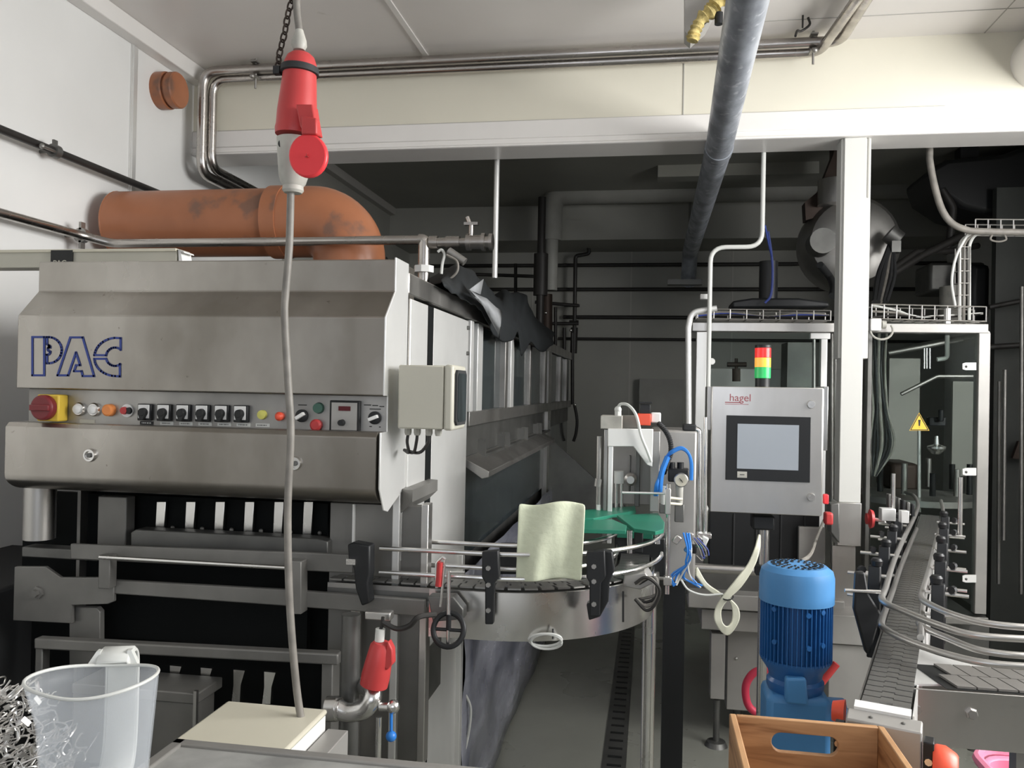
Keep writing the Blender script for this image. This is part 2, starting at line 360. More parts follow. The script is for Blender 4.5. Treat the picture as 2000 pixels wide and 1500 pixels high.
mb = MB().tube(fillet([(xD-.02, yP, zp), (xD, yP, zp), (xD, yP, 1.865)], .04), .021, 14); mb.make('down_pipe', 'pipe_steel', th)
zz = PY(825, 526, yP).z; MB().cyl((xD, yP, zz-.012), (xD, yP, zz+.012), .036, 8).make('union_nut', 'white_plastic', th)
mb = MB(); xx = xD+.02
for l, r_ in ((.03, .024), (.03, .017), (.05, .022), (.025, .015), (.015, .030), (.04, .025), (.012, .032), (.015, .02), (.012, .030)):
    mb.cyl((xx, yP, zp-.01), (xx+l, yP, zp-.01), r_, 16); xx += l
v_ = mb.make('valve', 'pipe_steel', th)
MB().cyl((xD+.17, yP, zp), (xD+.17, yP, zp+.05), .008).cbox((xD+.17, yP, zp+.055), (.05, .02, .010)).cyl((xD+.165, yP, zp+.055), (xD+.155, yP, zp+.08), .007).make('lever', 'pipe_steel', v_)
p = PX(160, 462, XL+.07)
MB().cyl((XL+.07, p.y-.012, z2), (XL+.07, p.y+.012, z2), .028).cyl((XL, p.y, z2), (XL+.07, p.y, z2), .006).cbox((XL+.07, p.y, z2+.035), (.01, .024, .03)).cbox((XL+.07, p.y, z2-.035), (.01, .024, .03)).make('clamp', 'steel_dull', th)
# twin stainless pipes along the beam
def beampipe(dx, dy, dz, label, r_, pxv, pyt, pyb, yend):
    Yp = YBM-.10+dy; a = PY(pxv, pyt, Yp); zb = PY(pxv, pyb, Yp).z; xv = a.x
    th = thing('stainless_pipe', label, 'pipe', (xv, Yp, zb), 'stainless pipes along the beam')
    xr = PY(1640+dx, 100, Yp).x; zt = a.z+dz
    pts = [(xv, YS-.5, zb-.02), (xv, Yp, zb), (xv, Yp, zt), (xr, Yp, zt+.0), (xr+.10, yend, zt+.03)]
    MB().tube(fillet(pts, .075), r_, 16).make('pipe', 'pipe_steel', th)
    return th, Yp, zt, xv
thA, Yp, zt, xv = beampipe(0, 0, 0, 'upper stainless pipe along the cream beam, bending down at its left end', .023, 397, 140, 338, 1.0)
mb = MB()
for px in (500, 1588):
    p = PY(px, 118, Yp); mb.cyl((p.x, Yp, zt-.09), (p.x, Yp, ZC), .005).cbox((p.x, Yp, zt-.04), (.03, .06, .006)).cbox((p.x, Yp, zt+.028), (.03, .06, .006)).ball((p.x, Yp-.035, zt-.045), .012, 6)
mb.make('hanger', 'steel_dull', thA)
thB, _a, _b, _c = beampipe(-40, .035, 0, 'lower stainless pipe along the cream beam, running just under its twin', .021, 416, 156, 328, 2.7)
# large galvanised pipe into the rear room
zG = 2.62; a = PZ(1460, 0, zG); b_ = PZ(1404, 290, zG); c_ = PZ(1377, 455, zG)
th = thing('galvanised_pipe', 'large mottled grey galvanised pipe crossing under the beam into the dark room', 'pipe', (b_.x, b_.y, zG))
mb = MB(); pts = [(a.x+(a.x-b_.x)/(a.y-b_.y)*(YF+.05-a.y), YF+.05, zG), (a.x, a.y, zG), (b_.x, b_.y, zG), (b_.x+.005, 6.45, zG), (b_.x-.0, 6.62, zG-.22)]
mb.tube(fillet(pts, .1), .058, 28); mb.make('pipe', 'galv', th)
MB().cyl((b_.x, b_.y-.03, zG), (b_.x, b_.y+.05, zG), .061, 28).make('tape_band', 'galv', th)
MB().box((b_.x-.16, 6.50, zG-.24), (b_.x+.10, 6.58, zG-.20)).cyl((b_.x, 6.54, zG-.05), (b_.x, 6.54, ZC), .008).make('bracket', 'steel_dark', th)
# ceiling bracket with torn insulation and sensor
p = PZ(1380, 30, 2.85)
th = thing('ceiling_bracket', 'grey sheet metal box on the ceiling with torn yellow foam beside the big pipe', 'bracket', (p.x, p.y, ZC))
pts = [(1340, 0), (1340, 62), (1352, 75), (1385, 40), (1400, -30), (1340, -30)]
Yq = p.y
MB().ppoly([(1338, -60), (1338, 62), (1350, 72), (1380, 45), (1400, 8), (1400, -60)], Yq+.03, .10).make('sheet', 'steel_paint', th)
mb = MB(); pp = [PY(x, y, Yq) for x, y in ((1352, 80), (1358, 60), (1372, 35), (1388, 22), (1402, 6), (1425, -8))]
pts = spline(pp, 6); mb.tube(pts, .02, 12, radii=[.016+.014*random.random() for _ in pts]); mb.make('torn_foam', 'foam', th)
p2 = PY(1404, 25, Yq); MB().cyl(p2, p2-V((0, 0, .04)), .014).make('plug', 'black_plastic', th)
# black clip on ceiling
p = PZ(1568, 30, ZC); o = MB().tube(spline([p+V((.02, 0, -.01)), p+V((.03, .02, -.03)), p+V((0, .03, -.05)), p+V((-.02, 0, -.06)), p+V((-.03, -.02, -.09))], 5), .005, 8).tube([p, p+V((0, 0, -.05))], .004, 6).make('cable_hook', 'iron_black'); tag(o, 'small bent black cable hook hanging from the white ceiling by the steel pipe', 'hook')
# rod hanging from beam
Yr = YBM+.25; a = PY(972, 252, Yr); b_ = PY(963, 543, Yr)
th = thing('hanging_rod', 'slim white rod hanging from the beam above the black tarpaulin', 'rod', (a.x, Yr, b_.z))
MB().cyl((a.x, Yr, ZC), (a.x, Yr, PY(970, 310, Yr).z), .005).make('threaded_rod', 'steel_bright', th)
MB().cyl((a.x, Yr, PY(970, 305, Yr).z), (a.x, Yr, b_.z), .013).make('sleeve', 'steel_light', th)
#@@MACHINE
# ------------------------------------------------------------------ bottle washing machine
XS = -.62; XW = -1.600; YT = 1.955; YM = 1.885; YL = 1.865; YP = 1.915; ZT = PY(500, 508, YT).z; YE = 6.55
W = thing('bottle_washer', 'long stainless steel bottle washing machine with switches and blue letters on its hood', 'machine', ((XS+XW)/2, 4, 0))
def zat(y, Y, x=500): return PY(x, y, Y).z
z1 = zat(569, YT); z2_ = zat(618, YM); z3 = zat(768, YM); z4 = zat(838, YL); z5 = zat(945, YL)
prof = [(2.12, ZT), (YT, ZT), (YT, z1), (YM, z2_), (YM, z3), (YM+.008, z3), (YP+.02, z3), (2.12, z3)]
MB().prism([(XW, y, z) for y, z in prof], (XS-.0-XW, 0, 0)).make('hood', 'steel_hood', W, bevel=.003, label='brushed steel upper hood')
# control panel (leaning slightly)
zpB = zat(846, YP); MB().prism([(XW+.012, y, z) for y, z in ((YP, z3), (YP, zpB), (2.1, zpB), (2.1, z3))], (XS-XW-.012, 0, 0)).make('control_panel', 'steel_dull', W, bevel=.002)
# lower hood: curls under
prof = [(2.1, z4), (YL+.012, z4), (YL, z4-.012)]
for i in range(9):
    a = i/8*pi*.5; prof.append((YL+.085*(1-cos(a))-.0, z5-.045*sin(a)-.0))
prof += [(YL+.13, z5-.047), (2.1, z5-.03)]
MB().prism([(XW-.012, y, z) for y, z in prof], (XS-XW+.002, 0, 0)).make('lower_hood', 'steel_hood', W, bevel=.002)
for px, py in ((177, 889), (577, 905)):
    p = PY(px, py, YL); lk_ = MB().lathe([(0, 0), (.017, 0), (.015, .008), (.011, .008), (.011, .003), (0, .003)], p, (0, -1, 0), 20).make('lock', 'steel_bright', W)
    MB().lathe([(0, .003), (.006, .003), (.006, .009), (0, .009)], p, (0, -1, 0), 6).make('lock_pin', 'steel_dark', lk_)
# right flange of hood
mb = MB(); fl = [(745, 566), (755, 620)]
pr = [(2.06, ZT+.004), (YT-.003, ZT+.004), (YT-.003, z1), (YM-.004, z2_), (YM-.004, z3), (YP-.005, z3), (YP-.005, z4), (YL-.004, z4), (YL-.004, z5), (YL+.03, z5-.055), (YL+.06, z5-.062), (2.06, z5-.02)]
mb.prism([(XS-.002, y, z) for y, z in pr], (.004, 0, 0)); mb.make('side_flange', 'steel_light', W, bevel=.001)
# logo outlined letters on hood face
def L(pts): return [PY(x/2.727, 450+y/2.727, YM-.001) for x, y in pts]
def arc(cx, cy, rx, ry, a0, a1, n=14): return [(cx+rx*cos(radians(a0+(a1-a0)*i/n)), cy+ry*sin(radians(a0+(a1-a0)*i/n))) for i in range(n+1)]
loops = [[(172, 568), (235, 568), (235, 772), (172, 772)],
    [(250, 568)]+arc(256, 638, 72, 70, -85, 85)+[(250, 708), (250, 662)]+arc(250, 648, 17, 14, 60, -10, 3)+arc(262, 632, 8, 10, 120, 240, 4)+arc(250, 622, 17, 12, 10, -60, 3)+[(250, 606)],
    [(374, 570), (440, 570), (500, 776), (440, 776), (434, 750), (394, 750), (404, 718), (426, 718), (404, 650), (362, 772), (306, 772)],
    [(642, 574), (642, 636)]+arc(612, 672, 48, 48, -55, -172, 8)+[(502, 664)]+arc(622, 674, 120, 102, -175, -96, 10),
    [(502, 684), (564, 684)]+arc(612, 674, 48, 48, 165, 55, 8)+[(638, 712), (638, 778)]+arc(618, 680, 116, 96, 92, 175, 10)]
mb = MB()
for lp in loops:
    P_ = L(lp); n = len(P_); hw = .0027
    for i in range(n):
        a, b_ = P_[i], P_[(i+1) % n]; d = (b_-a)
        if d.length < 1e-4: continue
        d.normalize(); s_ = V((0, -1, 0)).cross(d)*hw; a2 = a-d*hw*.8; b2 = b_+d*hw*.8
        mb.prism([a2-s_, b2-s_, b2+s_, a2+s_], (0, -.0008, 0))
mb.make('logo_lettering', 'logo_blue', W, label='blue outlined lettering')
# controls
def pp(x, y, Y=YP): return PY(x, y, Y)
p = pp(107, 796); s_ = MB().cbox(p+V((.008, -.018, 0)), (.062, .036, .068)).make('main_switch', 'yellow', W, bevel=.004, label='yellow main switch with red rotary handle')
q = pp(90, 796, YP-.036); MB().lathe([(0, 0), (.032, 0), (.032, .016), (.028, .020), (0, .020)], q+V((.0, 0, 0)), (0, -1, 0), 28).cbox(q+V((0, -.022, 0)), (.054, .010, .015)).make('rotary_handle', 'maroon', s_, bevel=.002)
for px, py in ((157, 799), (186, 800)):
    p = pp(px, py); a = MB().lathe([(0, 0), (.0175, 0), (.0175, .006), (.0145, .010), (0, .010)], p, (0, -1, 0), 24).make('indicator_lamp', 'steel_bright', W)
    MB().lathe([(0, .01), (.012, .01), (.011, .016), (.006, .018), (0, .0185)], p, (0, -1, 0), 24).make('lens', 'white_plastic', a)
p = pp(216, 801); MB().lathe([(0, 0), (.016, 0), (.015, .014), (.011, .017), (0, .017)], p, (0, -1, 0), 24).make('indicator_lamp', 'orange_lamp', W, label='orange lamp')
p = pp(250, 802); a = MB().lathe([(0, 0), (.0165, 0), (.0165, .005), (0, .005)], p, (0, -1, 0), 24).make('push_button', 'white_plastic', W, label='white ringed red and black double button')
MB().lathe([(0, .005), (.010, .005), (.009, .012), (0, .012)], p+V((-.006, 0, 0)), (0, -1, 0), 16).make('red_cap', 'red_plastic', a)
MB().lathe([(0, .005), (.009, .005), (.008, .011), (0, .011)], p+V((.007, 0, 0)), (0, -1, 0), 16).make('black_cap', 'black_plastic', a)
MB().cbox(pp(171, 823)+V((0, -.001, 0)), (.042, .002, .010)).make('label_plate', 'cream_box', W)
for i in range(6):
    p = pp(287+37.4*i, 805+.62*i); a = MB().cbox(p+V((0, -.006, .0)), (.038, .012, .042)).make('selector_switch', 'black_plastic', W, bevel=.002)
    MB().cbox(p+V((-.001, -.0125, .002)), (.031, .002, .034)).make('face_plate', 'white_plastic', a, bevel=.001)
    MB().lathe([(0, .013), (.0115, .013), (.0105, .023), (.008, .025), (0, .025)], p, (0, -1, 0), 20).prism([p+V((-.0105, -.013, -.002)), p+V((.0105, -.013, -.002)), p+V((.0035, -.013, -.019)), p+V((-.0035, -.013, -.019))], (0, -.011, 0)).make('knob', 'black', a)
for i in range(7):
    p = pp(287+37.4*i+(2 if i else 0), 826+.75*i); a = MB().cbox(p+V((0, -.001, 0)), (.036, .002, .0085)).make('label_plate', 'black_plastic' if i == 0 else 'cable_white', W)
    a2 = ['-----', '-- -', '------', '-----', '----', '-----', '--- --'][i]
    mb = MB()
    xx = -.012
    while xx < .011:
        wd = random.choice((.0012, .002, .003)); mb.cbox(p+V((xx, -.0022, 0)), (wd, .0005, .0028)); xx += wd+.0012
    mb.make('label_text', 'cable_white' if i == 0 else 'steel_dark', a)
p = pp(513, 810); MB().lathe([(0, 0), (.012, 0), (.011, .008), (0, .010)], p, (0, -1, 0), 20).make('indicator_lamp', 'yellow_lamp', W, label='yellow lamp')
p = pp(549, 813); MB().lathe([(0, 0), (.010, 0), (.011, .012), (.006, .020), (0, .022)], p, (0, -1, 0), 20).make('indicator_lamp', 'red_orange', W, label='orange red lamp beside the hanging cable')
def rot_sw(px, py, ang):
    p = pp(px, py); a = MB().lathe([(0, 0), (.0155, 0), (.0155, .008), (.012, .010), (0, .010)], p, (0, -1, 0), 24).make('rotary_switch', 'black_plastic', W)
    MB().cbox(p+V((0, -.016, 0)), (.024, .012, .008), Matrix.Rotation(-ang, 3, 'Y')).make('pointer', 'white_plastic', a, bevel=.001)
rot_sw(591, 812, radians(32)); rot_sw(733, 816, radians(22))
p = pp(623, 797); MB().lathe([(0, 0), (.014, 0), (.012, .010), (0, .010)], p, (0, -1, 0), 24).make('push_button', 'green_dark', W, label='green button')
p = pp(620, 830); MB().lathe([(0, 0), (.014, 0), (.0145, .012), (.010, .016), (0, .016)], p, (0, -1, 0), 24).make('push_button', 'red_plastic', W, label='red button')
a = pp(676, 813); t_ = MB().cbox(a+V((0, -.006, 0)), (.076, .012, .076)).make('temperature_controller', 'black', W, bevel=.002)
MB().cbox(a+V((.0, -.0125, 0)), (.064, .003, .066)).make('face_plate', 'steel_paint', t_)
MB().cbox(a+V((.001, -.0145, .019)), (.030, .002, .011)).make('display', 'display_red', t_)
MB().lathe([(0, .014), (.008, .014), (.007, .028), (0, .028)], a+V((-.004, 0, -.015)), (0, -1, 0), 20).make('knob', 'black_plastic', t_)
mb = MB()
for px, py, wd in ((718, 791, .018), (733, 792, .014), (746, 794, .012), (733, 799, .028), (724, 833, .006), (742, 834, .004), (591, 791, .022)):
    mb.cbox(pp(px, py)+V((0, -.0006, 0)), (wd, .001, .0022))
mb.make('engraved_marks', 'black', W)
# trunking on top with badge
th = thing('cable_trunking', 'long cream cable trunking lying across the top left of the washer hood', 'cable trunking', (-1.9, 2.06, ZT))
xe = PY(345, 497, 2.06).x; zt_ = PY(200, 488, 2.06).z
MB().box((XL+.01, 2.06, ZT), (xe, 2.12, zt_)).make('channel', 'cream_box', th, bevel=.002)
MB().box((XL+.01, 2.055, zt_-.006), (xe, 2.125, zt_+.002)).make('cover', 'cream_lid', th, bevel=.001)
a = PY(100, 498, 2.055); b_ = PY(142, 498, 2.055); bd = MB().box((a.x, 2.053, ZT+.001), (b_.x, 2.058, zt_-.001)).make('badge', 'black', th)
text('PAC', 'lettering', 'cream_box', bd, (a.x+.008, 2.0525, ZT+.004), .022)
MB().prism([(xe+.004, 2.06, zt_), (xe+.026, 2.05, zt_-.008), (xe+.028, 2.05, zt_-.012), (xe+.012, 2.06, zt_-.008), (xe+.02, 2.06, ZT), (xe+.008, 2.06, ZT)], (0, .05, 0)).make('bent_end', 'white_plastic', th)
# body: roof, far end, left side, side rail
ZR = 1.845
MB().box((XW+.02, 2.1, ZR-.03), (XS-.03, YE, ZR)).make('roof', 'steel_dull', W)
MB().box((XW+.02, 2.1, .12), (XW+.03, YE, ZR-.03)).box((XW+.02, YE-.02, .12), (XS-.03, YE, ZR-.03)).make('rear_panels', 'steel_dull', W)
def sY(px, py=700, X=XS): return PX(px, py, X).y
def szt(px, y, X=XS): return PX(px, y, X).z
MB().box((XS-.03, 2.06, ZR-.055), (XS+.004, YE, ZR)).make('top_rail', 'steel', W, bevel=.003)
# corner frame post and side panels on X = XS
ya, yb = 2.03, sY(797); MB().box((XS-.02, ya, .15), (XS+.0, yb, ZR-.055)).make('corner_post', 'steel_light', W, bevel=.003)
MB().box((XS-.016, yb+.004, szt(815, 990)), (XS+.004, sY(832), ZR-.065)).make('side_panel', 'steel_light', W, bevel=.003, label='narrow light side panel')
MB().box((XS-.05, sY(832)+.002, .1), (XS+.0045, sY(843)-.002, ZR-.066)).make('gap_shade_strip', 'black_matte', W)  # flush black block stands in for the shaded gap between the panels
pa = MB().box((XS-.016, sY(843), .18), (XS+.004, sY(912), ZR-.065)).make('side_panel', 'steel_light', W, bevel=.003, label='tall bright brushed side panel')
mb = MB()
for py in (640, 690): mb.cyl((XS+.004, sY(909), szt(909, py)), (XS+.012, sY(909), szt(909, py)), .007)
mb.make('latch', 'steel_dark', pa)
# black inner body behind windows
MB().box((XW+.05, 2.14, .16), (XS-.10, YE-.05, ZR-.06)).make('inner_casing', 'black_matte', W)
# window band
zw0 = szt(1000, 795); zw1 = ZR-.06; y0w = sY(917); yW = YE
MB().box((XS-.025, y0w, zw0), (XS-.018, YE, zw1)).make('window_glass', 'glass_dark', W)
for k, (p0, p1) in enumerate(((916, 922), (930, 940), (985, 990), (996, 1002), (1037, 1040), (1066, 1069), (1096, 1098), (1108, 1110))):
    MB().box((XS-.02, sY(p0), zw0-.0), (XS+.006 if k < 4 else XS-.002, sY(p1), zw1)).make('mullion', 'steel_light' if k in (0, 1, 3) else 'steel_dull', W, bevel=.002)
MB().box((XS-.02, y0w, zw0-.05), (XS+.004, YE, zw0)).make('sill', 'steel_dull', W, bevel=.002)
MB().box((XS-.03, y0w, zw0-.16), (XS-.02, YE, zw0-.05)).make('recess_panel', 'steel_dark', W)
yk0, yk1 = sY(918), sY(1062)
MB().prism([(XS-.02, yk0, zw0-.16), (XS+.075, yk0, zw0-.205), (XS+.075, yk0, zw0-.225), (XS+.05, yk0, zw0-.232), (XS-.02, yk0, zw0-.185)], (0, yk1-yk0, 0)).make('drip_ledge', 'steel_dull', W, bevel=.002)
for k in range(4):
    y_ = yk0+.25+.55*k
    MB().box((XS-.02, y_, zw0-.175), (XS+.012, y_+.42, zw0-.165)).box((XS-.02, y_, zw0-.11), (XS+.012, y_+.012, zw0-.165)).box((XS-.02, y_+.41, zw0-.11), (XS+.012, y_+.42, zw0-.165)).make('ledge_handle', 'steel_dark', W)
MB().box((XS-.03, sY(914), .95), (XS-.022, YE, zw0-.16)).make('lower_side_panel', 'glass_dark', W)
MB().box((XS-.03, sY(1072), .2), (XS-.0, sY(1078), ZR-.05)).make('side_post', 'steel', W)
# dark gusset plate near the far end
MB().prism([(XS, sY(1076), 1.25), (XS, sY(1076), .7), (XS+.55, sY(1076), .7), (XS+.50, sY(1076), .82)], (0, .02, 0)).make('gusset', 'steel_dark', W)
# film covered lower side
xF = -.60
mb = MB(); rows = []
for i in range(14):
    z = .02+(.93-.02)*i/13
    rows.append([V((xF+.005*sin(j*1.7+i*.9)+.004*sin(j*.6-i*1.3), 2.72+(YE-2.72)*j/26, z)) for j in range(27)])
mb.grid(rows); mb.make('plastic_film', 'film', W, solid=.002, ang=180)
MB().box((XS-.05, 2.68, .05), (XS+.02, 2.715, 1.0)).make('side_post', 'steel_light', W, bevel=.003)
MB().box((XS-.06, 2.5, .05), (XS-.05, YE, 1.0)).make('recess_panel', 'steel_dark', W)
# bright lower panel cut-out with tubes behind
pz = szt(870, 1200); mb = MB().box((XS+.0042, sY(846), szt(860, 1330)), (XS+.006, sY(869), szt(860, 1235))).make('cut_out', 'steel_dark', pa)
MB().tube(spline([(XS+.012, sY(912), szt(912, 1330)), (XS+.03, sY(916), szt(912, 1370)), (XS+.02, sY(914), szt(912, 1430)), (XS+.0, sY(908), szt(912, 1460))], 6), .005, 8).make('hose', 'cable_white', W)
# under-hood front: cavity darkened by black sheets, pockets, beams
YI = 2.03
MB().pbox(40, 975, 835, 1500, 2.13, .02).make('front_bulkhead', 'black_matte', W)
MB().pbox(640, 985, 826, 1480, YI+.02, .03).make('front_panel', 'shade_tinted_steel', W, bevel=.002)
MB().pbox(818, 985, 832, 1495, YI-.02, .04).make('front_post', 'steel', W, bevel=.002)
MB().pbox(688, 985, 692, 1060, YI+.012, .008).pbox(780, 985, 784, 1095, YI+.012, .008).make('panel_seam', 'steel_light', W)
MB().pbox(190, 970, 246, 1080, YI, .04).make('front_post', 'shade_tinted_steel', W, bevel=.003)
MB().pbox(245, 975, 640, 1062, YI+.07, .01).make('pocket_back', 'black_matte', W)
for i in range(7):
    x = 303+57.5*i; y_ = 980
    MB().ppoly([(x+3, y_), (x+21, y_), (x+17, y_+57+i*1.6), (x, y_+57+i*1.6)], YI+.05, .012).make('pocket_strip', 'steel_bright', W, bevel=.001)
mb = MB()
for i in range(7): mb.ball(PY(337+57.5*i, 1031+2*i, YI+.05), .006, 6)
mb.make('rivet_row', 'shade_tinted_steel', W)
MB().ppoly([(255, 1040), (265, 1034), (620, 1052), (640, 1058), (640, 1086), (255, 1066)], YI-.01, .05).make('pocket_bar', 'steel_dark', W, bevel=.003)
MB().ppoly([(137, 1062), (690, 1083), (690, 1120), (137, 1092)], 1.965, .012).make('front_rail', 'shade_tinted_steel', W, bevel=.003)
a = PY(195, 1088, 1.93); b_ = PY(560, 1110, 1.93); MB().cyl(a, (b_.x, 1.93, a.z), .0055, 12).make('round_bar', 'steel_bright', W)
MB().pbox(192, 1085, 214, 1150, 1.935, .03).make('bar_bracket', 'shade_tinted_steel', W, bevel=.002)
MB().ppoly([(560, 1095), (588, 1097), (588, 1200), (560, 1200)], 1.93, .04).make('bar_bracket', 'shade_tinted_steel', W, bevel=.002)
MB().ppoly([(220, 1133), (560, 1152), (830, 1172), (830, 1205), (560, 1184), (220, 1160)], 1.965, .015).make('front_rail', 'shade_tinted_steel', W, bevel=.003)
MB().ppoly([(28, 1107), (88, 1107), (118, 1128), (200, 1128), (222, 1140), (222, 1175), (210, 1180), (140, 1182), (140, 1218), (25, 1212)], 1.96, .012).make('bearing_plate', 'shade_tinted_steel', W, bevel=.002)
p = PY(75, 1157, 1.96); MB().lathe([(0, 0), (.017, 0), (.017, .006), (.010, .007), (.010, .018), (0, .018)], p, (0, -1, 0), 6).make('bolt', 'shade_tinted_steel', W)
MB().ppoly([(135, 1185), (188, 1187), (195, 1195), (195, 1300), (135, 1300)], 1.98, .02).make('lower_plate', 'shade_tinted_steel', W, bevel=.002)
MB().pbox(200, 1165, 600, 1258, 2.06, .02).make('opening_shade_sheet', 'black_matte', W)  # solid black sheet painting the shade inside an opening
a = PY(100, 1250, 1.90); MB().ppoly([(66, 1247), (660, 1278), (660, 1300), (66, 1268)], 1.90, .03).make('lower_rail', 'shade_tinted_steel', W, bevel=.004)
MB().pbox(66, 1250, 80, 1500, 1.905, .03).make('lower_post', 'steel_dark', W, bevel=.003)
MB().pbox(626, 1280, 648, 1500, 1.92, .05).make('lower_post', 'shade_tinted_steel', W, bevel=.003)
for i, x in enumerate((328, 388, 452, 512)):
    MB().ppoly([(x+4, 1300+4*i), (x+26, 1302+4*i), (x+18, 1330+4*i), (x+16, 1375), (x, 1375), (x+4, 1330+4*i)], 1.955, .012).make('pocket_strip', 'steel_bright', W)
MB().pbox(140, 1345, 385, 1366, 1.83, .12).pbox(140, 1364, 376, 1500, 1.835, .1).make('drive_box', 'shade_tinted_steel', W, bevel=.003)
MB().pbox(376, 1350, 382, 1500, 1.825, .01).make('box_edge', 'steel', W)
MB().cyl((PY(78, 1000, 2.0).x, 2.0, zat(1075, 2.0)), (PY(78, 1000, 2.0).x, 2.0, zat(955, 2.0)), .040, 28).make('side_cylinder', 'steel', W)
MB().pbox(42, 1072, 190, 1092, 1.985, .05).make('cylinder_base', 'steel_dark', W, bevel=.003)
MB().prism([(XS-.02, 2.05, z5-.02), (XS+.035, 2.02, z5-.02), (XS+.035, 2.02, z5-.05), (XS-.02, 2.05, z5-.10)], (0, .25, 0)).make('corner_gusset', 'shade_tinted_steel', W)
mb = MB()
for xx, yy in ((XW+.1, 2.2), (XS-.1, 2.2), (XW+.1, YE-.2), (XS-.1, YE-.2)): mb.cyl((xx, yy, 0), (xx, yy, .2), .03)
mb.make('feet', 'shade_tinted_steel', W)
#@@WASHPARTS
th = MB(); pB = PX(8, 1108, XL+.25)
th.box((XL+.02, pB.y-.5, 0), (XW-.14, pB.y+.3, PX(8, 1105, XL+.25).z)); o = th.make('gap_shade_box', 'rubber', bevel=.01); tag(o, 'black box added to darken the shaded gap between the washer and the left wall', 'box')  # added black box, stands in for the shadow in this gap
# cream control box hanging on the corner
XB = XS+.012
th = thing('junction_box', 'grey beige electrical box mounted on the right corner of the steel washer', 'electrical box', (-.6, 1.95, 1.47))
bx0 = PY(777, 780, 1.90).x; bx1 = PY(885, 780, 1.90).x
zt_ = PY(820, 713, 1.90).z; zb_ = PY(820, 838, 1.90).z
xm = PY(866, 780, 1.90).x
MB().box((bx0, 1.90, zb_), (xm, 2.02, zt_)).make('case', 'cream_box', th, bevel=.004)
MB().box((xm+.001, 1.898, zb_-.002), (bx1, 2.03, zt_+.002)).make('lid', 'cream_box', th, bevel=.006)
wz = (zt_+zb_)/2; MB().prism([(bx1, 1.964+.052*cx, wz+.066*cz) for cx, cz in ((-.8, -1), (.8, -1), (1, -.85), (1, .85), (.8, 1), (-.8, 1), (-1, .85), (-1, -.85))], (.006, 0, 0)).make('window_seal', 'rubber', th)
MB().prism([(bx1+.0055, 1.964+.043*cx, wz+.058*cz) for cx, cz in ((-.8, -1), (.8, -1), (1, -.85), (1, .85), (.8, 1), (-.8, 1), (-1, .85), (-1, -.85))], (.002, 0, 0)).make('window', 'glass_dark', th)
for px in (797, 815, 838, 856):
    p = PY(px, 843, 1.95); MB().lathe([(0, 0), (.009, 0), (.009, .012), (.007, .018), (0, .018)], (p.x, 1.95, zb_), (0, 0, -1), 8).make('cable_gland', 'grey_plastic', th)
for pA, dx in ((797, 0), (815, .002), (838, -.002)):
    p = PY(pA, 850, 1.95); q = PY(785, 880, 1.97); MB().tube(spline([(p.x, 1.95, zb_-.015), (p.x-.002, 1.95, zb_-.035), ((p.x+q.x)/2+.01, 1.96, q.z-.003), (q.x, 1.99, q.z)], 6), .004, 8).make('cable', 'iron_black', th)
# black tarpaulin over the side edge
th = thing('tarpaulin', 'crumpled black tarpaulin draped over the top edge of the washer', 'tarpaulin', (XS, 4, 1.85))
top_ = [(866, 548), (880, 522), (905, 505), (935, 528), (955, 548), (974, 578), (988, 556), (1010, 562), (1031, 562), (1040, 600), (1060, 628), (1088, 648)]
bot_ = [(866, 562), (890, 577), (915, 592), (934, 602), (950, 628), (970, 664), (1000, 668), (1012, 648), (1018, 700), (1036, 668), (1056, 690), (1082, 672)]
rows = [[], [], [], [], [], [], []]
for t_, b_ in zip(top_, bot_):
    pr_ = PX(*t_, XS-.14); pb = PX(*b_, XS+.034); pe = V((XS+.022, pb.y, ZR+.014)); pi_ = V((XS-.40, pr_.y, ZR+.012))
    rows[0].append(pi_); rows[1].append(pi_.lerp(pr_, .55)+V((0, 0, .01))); rows[2].append(pr_); rows[3].append(pr_.lerp(pe, .5)+V((0, .03, .004))); rows[4].append(pe); rows[5].append(pe.lerp(pb, .5)+V((.012, 0, 0))); rows[6].append(pb)
rows = [spline(r_, 3) for r_ in rows]; NJ = len(rows[0])
for a_, r_ in enumerate(rows):
    for j_, p in enumerate(r_): r_[j_] = p+V((.012*sin(j_*2.3+a_*1.1)*(a_ not in (4, 6)), 0, .016*sin(j_*1.9+a_*2.2)*(a_ in (1, 2, 3))+.010*sin(j_*2.6)*(a_ == 6)))
mb = MB(); mb.grid(rows); mb.make('sheet', 'tarp', th, solid=.004, ang=180, sub=1)
def tpt(x, y, dx=0): return PX(x, y, XS+.06+dx)
mb = MB(); A_ = [(915, 565), (930, 575), (950, 583), (968, 600), (980, 608)]; B_ = [(925, 578), (945, 598), (958, 625), (972, 650), (975, 665)]
mb.grid([[tpt(*p) for p in A_], [tpt((p[0]+q[0])/2, (p[1]+q[1])/2, .02) for p, q in zip(A_, B_)], [tpt(*q) for q in B_]]); mb.add([tpt(*p) for p in ((916, 566), (944, 545), (938, 575))], [(0, 1, 2)])
mb.make('grey_lining', 'tarp_grey', th, solid=.003, ang=180)
# machine top clutter: bent cable + tube end
th = thing('loose_cable', 'short bent cable and grey tube end lying on the washer top beside the valve', 'cable', tpt(880, 500))
MB().tube(spline([PY(x, y, 2.75) for x, y in ((862, 535), (864, 515), (868, 497), (862, 488), (855, 492))], 5), .005, 8).make('bent_end', 'cable_white', th)
MB().tube(spline([PY(x, y, 2.7) for x, y in ((872, 498), (892, 510), (893, 530), (878, 545), (865, 548))], 6), .004, 8).make('wire', 'cable_grey', th)
MB().cyl(PY(876, 490, 2.75), PY(908, 512, 2.75), .014, 12).make('tube_end', 'steel_dull', th)
